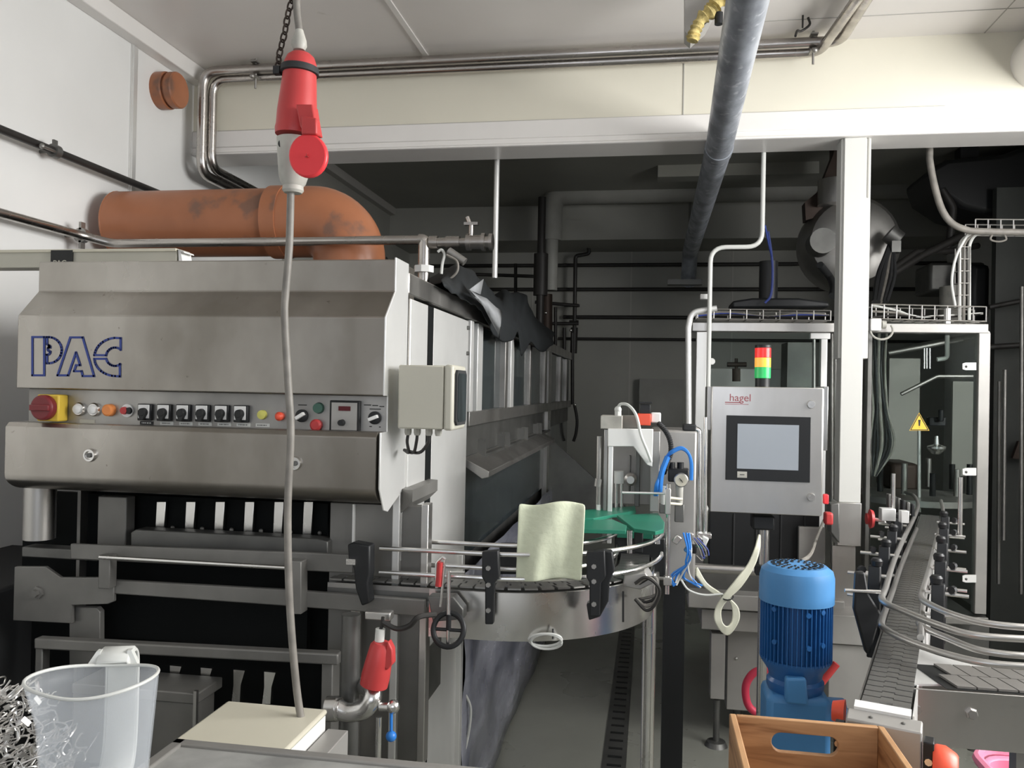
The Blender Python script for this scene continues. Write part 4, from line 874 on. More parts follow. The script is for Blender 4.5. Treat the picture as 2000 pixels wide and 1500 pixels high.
# looped cream cable bundle
th = thing('cable_bundle', 'bundle of cream cables tied into a hanging loop left of the blue motor', 'cables', q(1420, 1235))
for k in range(6):
    o_ = (k-2.5)*2.6
    pts = [q(1483, 1052+o_, .10), q(1478+o_*.5, 1075, .05), q(1466+o_*.8, 1105, .03), q(1443+o_*.7, 1138+o_*.7, .01), q(1418+o_*.5, 1166+o_*.4, 0), q(1403+o_*.6, 1190, -.0), q(1404+o_*.7, 1215, -.01), q(1420, 1232-o_, -.01), q(1436-o_*.7, 1213, .0), q(1436-o_*.6, 1188, .01), q(1422, 1168-o_*.2, .012), q(1400, 1158+o_*.4, .012), q(1378, 1142+o_*.5, .01), q(1360, 1115+o_, 0)]
    MB().tube(spline(pts, 7), .0042, 8).make('cable', 'cable_cream', th)
MB().tube([q(1421+11*cos(a), 1166+6*sin(a), .004+.02*cos(a*1.0)*0-.012*sin(a)) for a in [i*2*pi/12 for i in range(12)]], .002, 6, closed=True).make('cable_tie', 'black', th)
MB().tube(spline([q(1330, 1132), q(1345, 1152), q(1375, 1162), (q(1412, 1160))], 6), .003, 8).make('cable', 'cable_white', th)
#@@HMI
# ------------------------------------------------------------------ touch panel
YH = 2.62
def h(x, y, dy=0): return PY(x, y, YH+dy)
th = thing('touch_panel_terminal', 'stainless control box with a grey touch screen on a floor standing pole', 'control terminal', (h(1490, 1000).x, YH+.08, 0))
bx = MB().pbox(1388, 757, 1608, 1003, YH+.006, .15).make('enclosure', 'steel', th, bevel=.003)
MB().pbox(1389, 756, 1606, 1004, YH, .006).make('door', 'steel', th, bevel=.002)
MB().pbox(1608, 755, 1617, 880, YH+.01, .13).make('side_flange', 'steel_bright', th, bevel=.001)
MB().pbox(1381, 755, 1389, 840, YH+.04, .10).make('hinge_strip', 'steel', th, bevel=.001)
bz = MB().pbox(1418, 813, 1583, 940, YH-.006, .007).make('screen_bezel', 'black_plastic', th, bevel=.001)
MB().pbox(1440, 829, 1560, 917, YH-.0068, .001).make('screen', 'screen', bz)
MB().pbox(1440, 921, 1459, 933, YH-.0068, .001).make('label_plate', 'grey_plastic', bz)
MB().pbox(1445, 926, 1454, 928, YH-.0072, .0005).make('label_text', 'steel_dark', bz)
for py in (790, 971):
    c = h(1584, py); MB().lathe([(0, 0), (.013, 0), (.011, .007), (0, .007)], c, (0, -1, 0), 20).cbox(c+V((0, -.008, 0)), (.012, .002, .003), Matrix.Rotation(.8, 3, 'Y')).make('door_lock', 'steel_bright', th)
p = h(1424, 783); text('hagel', 'logo_lettering', 'logo_red', th, p+V((0, -.001, .0)), .032, label='faded red lettering')
MB().pbox(1416, 785.2, 1448, 787, YH-.001, .001).pbox(1416, 789, 1462, 790, YH-.001, .001).make('logo_underline', 'logo_red', th)
MB().pbox(1470, 1008, 1514, 1036, YH+.04, .07).make('swivel_joint', 'black_plastic', th, bevel=.006)
c = h(1493, 1030, .075); MB().cyl((c.x, c.y, 0), (c.x, c.y, c.z), .0155, 20).make('pole', 'steel_bright', th)
MB().lathe([(0, 0), (.14, 0), (.14, .012), (.03, .02), (0, .02)], (c.x, c.y, 0), (0, 0, 1), 32).make('foot', 'steel_dull', th)
MB().pbox(1477, 1106, 1486, 1124, YH+.05, .05).make('pole_clamp', 'black_plastic', th)
tw = thing('signal_tower', 'red amber and green signal light standing on top of the touch panel box', 'signal light', (h(1495, 752).x, YH+.07, h(1495, 757).z))
c = V(WL['signal_tower']); c.z -= .0; zt_ = PY(1495, 674, YH+.07).z; hh = (zt_-c.z)
def seg(a, b_, m, nm, r_=.0245): MB().lathe([(0, 0), (r_, 0), (r_, hh*(b_-a)), (0, hh*(b_-a))], c+V((0, 0, hh*a)), (0, 0, 1), 28).make(nm, m, tw, bevel=.0008)
seg(0, .22, 'black_plastic', 'base', .022); seg(.22, .48, 'tower_green', 'green_light'); seg(.48, .70, 'tower_amber', 'amber_light'); seg(.70, .93, 'tower_red', 'red_light'); seg(.93, 1, 'black_plastic', 'cap')
#@@FILLER
# ------------------------------------------------------------------ filling machine with two glazed frames
YN = 3.98; YNb = 5.2
def k_(x, y, dy=0): return PY(x, y, YN+dy)
Fm = thing('filling_machine', 'filling machine behind clear guards in stainless frames at the right', 'machine', (k_(1640, 1000).x, YN+.5, 0))
MB().pbox(1352, 630, 1640, 648, YN, .06).make('frame_rail', 'steel', Fm, bevel=.003)
MB().pbox(1356, 648, 1377, 1165, YN, .05).make('frame_post', 'steel_light', Fm, bevel=.003)
MB().pbox(1600, 650, 1613, 1110, YN+.02, .04).make('frame_post', 'steel_light', Fm, bevel=.003)
MB().pbox(1583, 650, 1622, 662, YN+.015, .04).make('bracket', 'white_plastic', Fm, bevel=.003)
MB().pbox(1378, 650, 1600, 1110, YN+.02, .006).make('glass_guard', 'glass', Fm)
MB().pbox(1700, 632, 1931, 650, YN, .06).make('frame_rail', 'steel_paint', Fm, bevel=.003)
MB().pbox(1908, 650, 1931, 1200, YN, .05).make('frame_post', 'steel_paint', Fm, bevel=.003)
MB().pbox(1690, 1200, 1931, 1216, YN, .05).make('frame_rail', 'steel_dull', Fm, bevel=.003)
MB().pbox(1691, 640, 1700, 1200, YN, .05).make('frame_post', 'steel_dark', Fm, bevel=.003)
gl = MB().pbox(1702, 652, 1907, 1198, YN+.02, .006).make('glass_guard', 'glass', Fm)
MB().tube(fillet([(1931 and k_(1934, 620).x, YN+.03, k_(1930, 650).z), (k_(1934, 620).x, YNb, k_(1930, 650).z)], .01), .012).make('rear_rail', 'steel_dull', Fm)
for px, py in ((1893, 716), (1893, 922), (1893, 1131)):
    b_ = MB().ppoly([(1880, py-6), (1886, py-8), (1907, py-8), (1907, py+7), (1886, py+7), (1880, py+5)], YN-.006, .008).make('hinge', 'white_plastic', Fm, bevel=.001)
    MB().lathe([(0, 0), (.006, 0), (0, .004)], k_(1887, py, -.006), (0, -1, 0), 10).make('screw', 'steel_dark', b_)
MB().lathe([(0, 0), (.016, 0), (.014, .006), (0, .006)], k_(1390, 706, .02), (0, -1, 0), 20).make('hinge', 'white_plastic', Fm)
# warning sign on glass
a, b_, c = k_(1776, 841, .018), k_(1815, 841, .018), k_(1795, 806, .018)
sg = MB().prism([a, b_, c], (0, -.002, 0)).make('warning_sign', 'sign_yellow', Fm, label='yellow triangular warning sign with exclamation mark')
ctr = (a+b_+c)/3
def sc(p, f): return ctr+(p-ctr)*f
mb = MB()
for p0, p1 in ((a, b_), (b_, c), (c, a)): mb.prism([sc(p0, .93), sc(p1, .93), sc(p1, .80), sc(p0, .80)], (0, -.0030, 0))
mb.make('sign_border', 'sign_black', sg)
MB().prism([ctr+V((-.005, 0, .022)), ctr+V((.005, 0, .022)), ctr+V((.0028, 0, -.006)), ctr+V((-.0028, 0, -.006))], (0, -.003, 0)).lathe([(0, 0), (.0042, 0), (0, .003)], ctr+V((0, 0, -.0125)), (0, -1, 0), 12).make('exclamation_mark', 'sign_black', sg)
# lower body
MB().pbox(1385, 1000, 1600, 1112, YN-.10, .06).make('black_skirt', 'black_plastic', Fm, bevel=.004)
for px in (1432, 1476, 1524, 1570): MB().pbox(px, 1004, px+3, 1110, YN-.106, .01).make('skirt_rib', 'rubber', Fm)
a, b_ = PY(1338, 1108, 3.62), PY(1505, 1114, 3.62); MB().cyl((a.x, 3.62, a.z), (b_.x, 3.62, a.z), .020, 20).make('cross_tube', 'steel', Fm)
MB().pbox(1330, 1120, 1650, 1168, 3.75, .12).make('machine_bed', 'steel_dark', Fm, bevel=.003)
MB().pbox(1344, 1166, 1650, 1196, 3.66, .9).make('table_edge', 'steel_paint', Fm, bevel=.004)
MB().pbox(1370, 1198, 1650, 1238, 3.70, .8).make('apron', 'steel_paint', Fm, bevel=.003)
MB().pbox(1388, 1238, 1416, 1366, 3.72, .09).make('leg', 'steel_paint', Fm, bevel=.003)
c = PY(1400, 1366, 3.76); MB().cyl((c.x, 3.76, 0.02), (c.x, 3.76, c.z), .014).lathe([(0, 0), (.05, 0), (.04, .02), (0, .025)], (c.x, 3.76, 0), (0, 0, 1), 20).make('foot', 'steel_dark', Fm)
zc0 = PY(1400, 1400, 3.8).z
MB().pbox(1420, 1238, 1650, 1395, 3.80, .6).make('lower_cabinet', 'steel_paint', Fm, bevel=.003)
p = PY(1438, 1286, 3.80); MB().ball(p, .008, 6).make('knob', 'steel_bright', Fm)
MB().pbox(1618, 1205, 1770, 1262, 3.55, .5).pbox(1618, 1262, 1770, 1400, 3.57, .48).make('base_cabinet', 'steel_paint', Fm, bevel=.003)
MB().pbox(1760, 1216, 1931, 1420, 4.1, .5).make('rear_cabinet', 'steel_dark', Fm)
a_ = PY(1700, 1400, 3.8)
for px in (1440, 1640, 1760, 1900): c = PY(px, 1400, 3.95); MB().cyl((c.x, 3.95, 0), (c.x, 3.95, c.z+.05), .02).make('foot', 'steel_dark', Fm)
MB().pbox(1560, 1030, 1612, 1100, YN-.14, .03).make('connector_plate', 'steel_paint', Fm, bevel=.003)
MB().tube(spline([PY(1560, 1100, 2.2), PY(1583, 1082, 2.6), PY(1595, 1050, 3.2), PY(1612, 1010, 3.8)], 8), .006, 8).make('cable', 'cable_grey', Fm)
# inside left frame
MB().pbox(1535, 668, 1585, 1000, YN+.5, .2).make('inner_panel', 'steel_dark', Fm, bevel=.003)
MB().pbox(1380, 720, 1530, 1000, YN+.7, .1).make('inner_panel', 'steel_paint', Fm, bevel=.003)
MB().cyl(k_(1438, 720, .3), k_(1438, 745, .3), .02).cyl(k_(1420, 712, .3), k_(1458, 712, .3), .012).cyl(k_(1438, 700, .3), k_(1438, 720, .3), .008).make('valve', 'chain_dark', Fm)
mb = MB()
for px in (1590, 1632, 1625): mb.cyl(k_(px, 652, .2), k_(px, 1100, .2), .008)
mb.make('rods', 'steel_dull', Fm)
# inside right frame: carousel, hoses, filling head
MB().pbox(1735, 700, 1795, 1000, YN+1.0, .02).make('splash_panel', 'shade_tinted_wall', Fm)
MB().pbox(1740, 905, 1795, 960, YN+.6, .3).make('filler_bowl', 'chain_dark', Fm, bevel=.02)
MB().pbox(1860, 745, 1900, 930, YN+.9, .02).make('splash_panel', 'shade_tinted_wall', Fm)
MB().cyl(k_(1795, 838, .35), k_(1795, 1000, .35), .008).make('lift_rod', 'steel_light', Fm)
fh = MB().cyl(k_(1829, 855, .3), k_(1829, 870, .3), .008).lathe([(.004, 0), (.02, .004), (.042, .03), (.042, .04), (.012, .05), (.008, .09), (0, .09)], k_(1829, 888, .3), (0, 0, 1), 20).make('filling_head', 'steel_bright', Fm)
MB().pbox(1815, 815, 1848, 832, YN+.3, .05).cyl(k_(1838, 823, .28), k_(1838, 800, .28), .012).make('head_holder', 'black_plastic', Fm, bevel=.004)
mb = MB()
for px in (1805, 1810, 1816): mb.cyl(k_(px, 680, .4), k_(px, 720, .4), .004)
mb.make('small_rods', 'steel_bright', Fm)
MB().tube(fillet([k_(1735, 690, .5), k_(1800, 678, .5), k_(1880, 662, .5)], .05), .012).make('inner_pipe', 'steel_dull', Fm)
MB().tube(fillet([k_(1850, 655, .2), k_(1850, 700, .2), k_(1830, 702, .2)], .02), .010).make('inner_pipe', 'cable_white', Fm)
MB().tube(fillet([k_(1760, 770, .6), k_(1830, 735, .6), k_(1900, 735, .6)], .05), .010).make('inner_pipe', 'steel_dull', Fm)
for k in range(7):
    x = 1700+5*k
    MB().tube(spline([k_(x+2, 640, .25), k_(x+6*sin(k), 720, .25), k_(x+5+3*sin(k*2), 800, .22), k_(x-2+k*3, 870, .2), k_(x+4-k*4, 930, .2)], 6), .008 if k % 2 else .006, 8).make('cable', 'black_plastic' if k % 3 else 'cable_grey', Fm)
mb = MB(); c = k_(1790, 985, .55)
mb.lathe([(0, 0), (.30, 0), (.30, .03), (.1, .05), (0, .05)], V((c.x, c.y, PY(1790, 1005, YN).z)), (0, 0, 1), 40); mb.make('turntable', 'steel_dull', Fm)
for i in range(12):
    a = i*2*pi/12; p = V((c.x+.24*cos(a), c.y+.24*sin(a), PY(1790, 1000, YN).z+.04)); MB().cyl(p, p+V((0, 0, .11+.02*(i % 3))), .014).make('bottle_holder', 'black_plastic' if i % 2 else 'steel_dull', Fm)
# things on top of the filler
mb = MB(); a = k_(1500, 592, .2); MB().cyl((a.x, YN+.2, a.z), (a.x, YN+.2, k_(1500, 498).z), .044, 24).make('vertical_motor', 'black_plastic', Fm)
MB().ppoly([(1430, 588), (1470, 582), (1560, 582), (1620, 590), (1620, 600), (1430, 602)], YN+.15, .2).make('motor_base', 'black_plastic', Fm, bevel=.01)
MB().tube(spline([k_(1500, 452, .1), k_(1506, 490, .1), k_(1509, 530, .1), k_(1506, 575, .1), k_(1494, 592, .1)], 6), .006, 8).make('blue_cable', 'logo_blue', Fm)
MB().tube(fillet([k_(1345, 834, -.06), k_(1344, 640, -.06), k_(1350, 610, -.06), k_(1400, 602, -.06)], .08), .014, 14).make('white_pipe', 'steel_light', Fm)
MB().pbox(1368, 574, 1384, 584, YN-.05, .04).make('limit_switch', 'white_plastic', Fm, bevel=.003)
def tray(name, P0, P1, wv, hgt, par, n=10, wm='steel_dull', r_=.003):
    P0, P1, wv = V(P0), V(P1), V(wv); d = P1-P0; hv = V(hgt); mb = MB()
    for o_ in (V(), wv*.5, wv): mb.tube([P0+o_, P1+o_], r_, 6)
    for o_ in (hv, wv+hv): mb.tube([P0+o_, P1+o_], r_, 6)
    for i in range(n+1):
        p = P0+d*i/n; mb.tube([p+hv, p, p+wv, p+wv+hv], r_, 6)
    mb.make(name, wm, par)
a, b_ = k_(1362, 622, .0), k_(1622, 626, 0); tray('wire_tray', a, b_, (0, .12, 0), (0, 0, .045), Fm, 8)
a, b_ = k_(1702, 622, .0), k_(1926, 628, 0); tray('wire_tray', a, b_, (0, .14, 0), (0, 0, .065), Fm, 9, 'steel')
for k in range(3): MB().tube(spline([k_(1362, 614+3*k, .03), k_(1420, 610+2*k, .06), k_(1500, 618, .05), k_(1560, 612+3*k, .08), k_(1620, 616, .06)], 5), .005, 6).make('tray_cable', ('cable_grey', 'logo_blue', 'iron_black')[k], Fm)
for k in range(3): MB().tube(spline([k_(1702, 596+12*k, .03), k_(1750, 606+5*k, .06), k_(1790, 618, .05), k_(1860, 616+k, .08), k_(1920, 612, .06)], 5), .0055, 6).make('tray_cable', ('cable_white', 'cable_grey', 'iron_black')[k], Fm)
MB().pbox(1848, 602, 1857, 632, YN, .03).make('tray_post', 'white_plastic', Fm)
MB().pbox(1700, 622, 1722, 646, YN-.05, .05).make('camera_box', 'white_plastic', Fm, bevel=.004)
MB().cyl(k_(1722, 634, -.03), k_(1730, 634, -.03), .018).tube([k_(1722+22*cos(a), 645+18*sin(a), -.04) for a in [i*pi/10-.6 for i in range(13)]], .005, 7).make('cable_entry', 'grey_plastic', Fm)
# vertical ladder tray and horizontal tray at right
th = thing('wire_cable_tray', 'zinc wire cable tray with grey cables at the upper right edge', 'cable tray', k_(1880, 600))
a, b_ = k_(1872, 600, .05), k_(1874, 482, .05); tray('vertical_tray', a, b_, (k_(1893, 600).x-k_(1872, 600).x, 0, 0), (0, .05, 0), th, 5, 'steel')
a, b_ = k_(1905, 450, .0), k_(2080, 452, 0); tray('horizontal_tray', a, b_, (0, .12, 0), (0, 0, .05), th, 7, 'steel')
for k, x in enumerate((1874, 1882, 1893)):
    MB().tube(fillet([k_(x, 625, .06), k_(x, 470+3*k, .06), k_(1905, 452+2*k, .04), k_(2080, 455+2*k, .04)], .10), .0075, 8).make('cable', 'cable_white' if k != 1 else 'cable_grey', th)
MB().tube(spline([k_(1893, 452, .05), k_(1868, 500, .03), k_(1859, 550, .03), k_(1866, 600, .04)], 6), .006, 8).make('cable', 'cable_white', th)
MB().tube(spline([k_(1938, 458, .0), k_(1935, 468, .0), k_(1950, 472), k_(1965, 468), k_(1962, 458)], 5), .004, 6).make('loop', 'cable_grey', th)
th = thing('flexible_conduit', 'thick grey flexible conduit curving down from the beam to the wire cable tray', 'conduit', k_(1815, 280))
MB().tube(spline([V((k_(1818, 270).x, YN, ZC)), k_(1816, 285), k_(1817, 320), k_(1827, 370), k_(1840, 410), k_(1858, 435), k_(1885, 448), k_(1920, 452), k_(2080, 455)], 8), .015, 12).make('conduit', 'cable_grey', th)
# conduit from the beam to the touch panel
th = thing('steel_conduit', 'thin bent grey conduit dropping from the beam behind the touch panel', 'conduit', (PY(1492, 275, 3.9).x, 3.9, ZB))
cA = PY(1492, 275, 3.90); cB = PY(1489, 482, 3.90); cC = PY(1388, 484, 3.90); cD = PY(1383, 760, 3.90)
MB().tube(fillet([(cA.x, 3.9, ZC), (cA.x, 3.9, cB.z), (cC.x, 3.9, cB.z), (cC.x, 3.9, PY(1383, 1060, 3.9).z)], .07), .0105, 12).make('conduit', 'cable_white', th)
MB().tube(spline([PY(1494, 440, 3.9), PY(1500, 470, 3.95), PY(1507, 500, 4.0)], 5), .0045, 8).make('blue_wire', 'logo_blue', th)
# column
YCo = 3.70
th = thing('cable_duct_column', 'white square cable duct column hanging from the beam', 'column', (PY(1668, 600, YCo).x, YCo+.05, PY(1668, 1060, YCo).z))
a = PY(1641, 500, YCo); b_ = PY(1700, 500, YCo)
MB().box((a.x, YCo+.012, PY(1668, 700, YCo).z), (b_.x, YCo+.10, ZB)).make('outer_channel', 'duct_grey', th, bevel=.004)
a2 = PY(1646, 500, YCo); b2 = PY(1689, 500, YCo); zc = PY(1668, 982, YCo).z
MB().box((a2.x, YCo, zc), (b2.x, YCo+.09, ZB)).make('duct', 'duct_grey', th, bevel=.003)
MB().box((b_.x-.014, YCo+.009, PY(1700, 385, YCo).z), (b_.x-.009, YCo+.012, ZB)).make('slot', 'seam', th)
MB().box((a2.x-.004, YCo-.008, PY(1668, 1066, YCo).z), (b2.x+.002, YCo+.10, zc)).make('steel_sleeve', 'steel', th, bevel=.002)
MB().ppoly([(1626, 1066), (1671, 1066), (1671, 1204), (1624, 1204)], YCo+.01, .01).make('mounting_plate', 'steel', th, bevel=.001)
for px in (1632, 1645, 1655): MB().cyl(PY(px, 1191, YCo+.01), PY(px, 1191, YCo+.004), .006, 10).make('bolt', 'steel_dark', th)
mb = MB()
#@@CONVRIGHT
# ------------------------------------------------------------------ right conveyor
ZQ = 1.02
nL, nR, fL, fR = PZ(1685, 1366, ZQ), PZ(1776, 1384, ZQ), PZ(1785, 1042, ZQ), PZ(1831, 1042, ZQ)
c0 = (nL+nR)/2; c1 = (fL+fR)/2; T_ = (c1-c0).normalized(); S_ = V((T_.y, -T_.x, 0)); Wb = ((nR-nL).dot(S_)+(fR-fL).dot(S_))/4; Ln = (c1-c0).length
def cv(t, s, z=0): return c0+T_*t+S_*s+V((0, 0, z))
Cr = thing('slat_conveyor', 'narrow slat chain conveyor running from the front right back into the glass guard', 'conveyor', (c0.x, c0.y, 0))
d_ = 0; EXT = Ln+.55
while d_ < EXT:
    mb = MB(); linkshape(mb, cv(d_+.014, 0, 0), T_, Wb, .027, .004); mb.make('slat', 'belt', Cr); d_ += .0300
for sg in (-1, 1):
    MB().prism([cv(-.02, sg*(Wb+.004), -.006), cv(EXT, sg*(Wb+.004), -.006), cv(EXT, sg*(Wb+.004), -.12), cv(-.02, sg*(Wb+.004), -.12)], S_*sg*.003).make('side_plate', 'steel_light' if sg > 0 else 'steel', Cr)
MB().prism([cv(0, -Wb, -.02), cv(EXT, -Wb, -.02), cv(EXT, Wb, -.02), cv(0, Wb, -.02)], (0, 0, -.01)).make('slide_bed', 'steel_dark', Cr)
# end cover
MB().prism([cv(-.004, -Wb-.01, 0), cv(-.004, Wb+.002, 0), cv(-.022, Wb+.002, -.006), cv(-.022, -Wb-.01, -.006)], (0, 0, -.01)).make('end_lip', 'white_plastic', Cr)
MB().prism([cv(-.02, -Wb-.02, -.010), cv(-.02, Wb+.02, -.010), cv(-.055, Wb+.02, -.018), cv(-.055, -Wb-.02, -.018)], (0, 0, -.16)).make('end_cover', 'steel_paint', Cr, bevel=.003)
for s_ in (-.02, .03): MB().lathe([(0, 0), (.004, 0), (0, .002)], cv(-.038, s_, -.0135), (0, 0, 1), 10).make('screw', 'steel_dark', Cr)
for sg in (-1, 1):
    MB().prism([cv(-.03, sg*(Wb+.022), -.03), cv(-.06, sg*(Wb+.022), -.03), cv(-.06, sg*(Wb+.022), -.125), cv(-.03, sg*(Wb+.022), -.125)], S_*sg*.016).make('bearing_bracket', 'black_plastic', Cr, bevel=.002)
    for z in (-.06, -.095): MB().lathe([(0, 0), (.006, 0), (.006, .005), (0, .005)], cv(-.06, sg*(Wb+.030), z), -T_, 8).make('bolt', 'steel_bright', Cr)
    kp = cv(-.045, Wb+.036, -.080) if sg > 0 else PY(1650, 1392, 1.66)
    MB().lathe([(0, 0), (.040, 0), (.043, .005), (.043, .018), (.034, .034), (.030, .037), (0, .037)] if sg > 0 else [(0, 0), (.024, 0), (.018, .022), (0, .022)], kp, S_*sg, 32).make('end_knob', 'red_orange', Cr, label='orange red round knob')
for t in (.45, .95, 1.6):
    for sg in (-1, 1): p = cv(t, sg*(Wb-.005), -.12); MB().cyl((p.x, p.y, 0), (p.x, p.y, p.z), .013).make('leg', 'steel_dull', Cr)
def zr(pts, z): return spline([PZ(x, y, z) for x, y in pts], 7)
RU = ZQ+.085; RL = ZQ+.035
rails = [(RU, [(1768, 962), (1785, 968), (1793, 985), (1788, 1005), (1766, 1050), (1746, 1095), (1729, 1150), (1722, 1168), (1733, 1180), (1770, 1196), (1830, 1220), (1900, 1240), (2000, 1248), (2100, 1250)]),
         (RL, [(1790, 1033), (1775, 1068), (1758, 1110), (1745, 1150), (1732, 1185), (1722, 1215), (1728, 1228), (1760, 1246), (1800, 1262), (1850, 1278), (1920, 1294), (2010, 1302), (2100, 1304)]),
         (RU, [(1838, 978), (1842, 1000), (1838, 1020), (1828, 1060), (1815, 1110), (1803, 1150), (1800, 1168), (1815, 1180), (1860, 1200), (1920, 1216), (2000, 1225), (2100, 1227)]),
         (RL, [(1800, 1200), (1795, 1218), (1812, 1230), (1850, 1246), (1900, 1266), (1950, 1276), (2010, 1281), (2100, 1282)]),
         (RL, [(1830, 1065), (1815, 1120), (1806, 1160), (1800, 1200), (1798, 1245)])]
for z, pts in rails: MB().tube(zr(pts, z), .0070, 12).make('guide_rail', 'rail_steel', Cr)
def brk(t, sg, hh=.13, off=.055):
    b = MB().prism([cv(t-.018, sg*off, -.10), cv(t+.018, sg*off, -.10), cv(t+.020, sg*off, hh*.6), cv(t+.010, sg*off, hh), cv(t-.010, sg*off, hh), cv(t-.020, sg*off, hh*.6)], S_*sg*.028).make('rail_bracket', 'black_plastic', Cr, bevel=.003)
    for z in (hh*.35, hh*.8): MB().cyl(cv(t, sg*(off-.012), z), cv(t, sg*(off+.075), z), .0042, 8).make('adjusting_rod', 'steel_bright', b)
    MB().lathe([(0, 0), (.012, 0), (.014, .012), (.010, .018), (0, .018)], cv(t, sg*(off+.01), hh), (0, 0, 1), 12).make('knob', 'black_plastic', b)
    MB().tube([cv(t-.01, sg*(off+.04), hh*.8+.012), cv(t+.0, sg*(off+.045), hh*.8+.012)], .009, 8).make('nut', 'black_plastic', b)
for t in (.62, .92, 1.22, 1.52, 1.82): brk(t, -1, .12); brk(t-.08, 1, .11)
MB().ppoly([(1672, 1118), (1690, 1118), (1697, 1160), (1722, 1200), (1700, 1278), (1692, 1278), (1668, 1190)], cv(.35, -.1).y, .02).make('rail_bracket', 'black_plastic', Cr, bevel=.004)
p = cv(.35, -.1); MB().cyl(PY(1650, 1153, p.y), PY(1720, 1156, p.y), .004).make('adjusting_rod', 'steel_bright', Cr)
for px, y0_, y1_, YY in ((1745, 925, 1000, 3.0), (1876, 932, 1045, 2.9)): MB().cyl(PY(px, y0_, YY), PY(px-1, y1_, YY), .007).make('upright_rod', 'steel_bright', Cr)
MB().pbox(1722, 994, 1750, 1018, 2.95, .04).pbox(1760, 998, 1776, 1022, 2.9, .03).make('sensor_bracket', 'steel_light', Cr, bevel=.002)
for k in range(6): MB().pbox(1735+9*k, 965+4*k, 1742+9*k, 995+3*k, 3.15+.05*(k % 3), .03).make('guide_block', 'black_plastic' if k % 2 else 'steel_dark', Cr, bevel=.003)
rk = MB().lathe([(0, 0), (.020, 0), (.018, .008), (.034, .012), (.030, .022), (0, .024)], PY(1692, 1013, 3.1), (1, .0, 0), 20).make('red_hand_knob', 'red_plastic', Cr, label='red hand knob')
MB().cyl(PY(1700, 1013, 3.1), PY(1730, 1018, 3.05), .006).make('spindle', 'steel_light', rk)
MB().pbox(1612, 1002, 1628, 1026, 2.9, .04).make('red_hand_knob', 'red_plastic', Cr, bevel=.006)
MB().pbox(1609, 966, 1619, 985, 2.7, .02).make('red_button', 'red_bright', Cr, bevel=.003)
MB().ppoly([(1622, 985), (1640, 982), (1640, 1062), (1622, 1040)], 3.0, .06).make('junction_block', 'steel_dark', Cr, bevel=.004)
# second conveyor to the right
Y2 = PZ(1785, 1340, ZQ).y
C2 = thing('cross_conveyor', 'second conveyor with a wide steel side plate leaving at the right edge', 'conveyor', (1.0, Y2, 0))
xA = PZ(1785, 1340, ZQ).x; xB = PY(2120, 1400, Y2).x
MB().box((xA, Y2, PY(1890, 1463, Y2).z), (xB, Y2+.004, ZQ-.004)).make('side_plate', 'steel', C2, bevel=.001)
MB().prism([PZ(1786, 1336, ZQ-.004), PZ(1793, 1256, ZQ-.004), PZ(1900, 1290, ZQ-.004), PZ(2120, 1310, ZQ-.004), PZ(2120, 1334, ZQ-.004)], (0, 0, -.004)).make('transfer_plate', 'steel_light', C2)
yb = PZ(1900, 1302, ZQ).y
x_ = PZ(1852, 1315, ZQ).x
while x_ < xB-.02:
    for r_ in range(2):
        yy0 = Y2+.012+r_*(yb-Y2-.012)/2; yy1 = yy0+(yb-Y2-.012)/2-.002; sk = .012 if r_ else 0
        MB().prism([(x_+sk-.01, yy0, ZQ-.002), (x_+sk+.022, yy0, ZQ-.002), (x_+sk+.010, yy1, ZQ-.002), (x_+sk-.022, yy1, ZQ-.002)], (0, 0, .004)).make('belt_link', 'belt_plastic' , C2)
    x_ += .035
MB().prism([(PZ(1852, 1315, ZQ).x-.03, Y2+.006, ZQ-.0035), (xB, Y2+.006, ZQ-.0035), (xB, yb, ZQ-.0035), (PZ(1852, 1315, ZQ).x-.05, yb, ZQ-.0035)], (0, 0, .001)).make('belt_bed', 'black', C2)
MB().lathe([(0, 0), (.011, 0), (.011, .004), (.008, .006), (.008, .010), (0, .010)], PY(1897, 1393, Y2), (0, -1, 0), 6).make('bolt', 'steel_dull', C2)
MB().lathe([(0, 0), (.008, 0), (.008, .006), (0, .006)], PY(1790, 1385, Y2), (0, -1, 0), 6).make('bolt', 'steel_dull', C2)
MB().box((xA, yb+.07, PY(1890, 1463, Y2).z), (xB, yb+.074, ZQ-.01)).make('rear_side_plate', 'steel_dull', C2)
for px in (1800, 1990): c = PY(px, 1460, Y2); MB().box((c.x, Y2+.01, 0), (c.x+.03, Y2+.04, c.z+.02)).make('leg', 'steel_dull', C2)
# blue gear motor
YMt = 2.08; cx = PY(1555, 1200, YMt).x
def mz(y): return PY(1555, y, YMt).z
Mo = thing('gear_motor', 'blue upright electric gear motor with a finned body', 'motor', (cx, YMt, mz(1420)))
R0 = .086
MB().lathe([(0, mz(1150)-mz(1172)), (R0, 0), (R0+.0, 0), (R0, mz(1125)-mz(1172)), (R0-.004, mz(1112)-mz(1172)), (R0-.018, mz(1103)-mz(1172)), (0, mz(1101)-mz(1172))], (cx, YMt, mz(1172)), (0, 0, 1), 48).make('fan_cover', 'blue_cap', Mo, ang=30)
ztop = mz(1101); mb = MB()
for rr_ in (.026, .042, .056):
    n = int(rr_*420)
    for i in range(n):
        a = 2*pi*(i+.5*(rr_ > .04))/n; d = V((cos(a), sin(a), 0)); s_ = V((-sin(a), cos(a), 0)); c = V((cx, YMt, ztop-.001))+d*rr_
        mb.prism([c-d*.005-s_*.0022, c+d*.005-s_*.0022, c+d*.005+s_*.0022, c-d*.005+s_*.0022], (0, 0, .002))
mb.make('vent_slots', 'black', Mo)
Rf = R0-.014; body = MB().cyl((cx, YMt, mz(1290)), (cx, YMt, mz(1165)), Rf, 40).make('motor_body', 'blue_motor', Mo)
mb = MB()
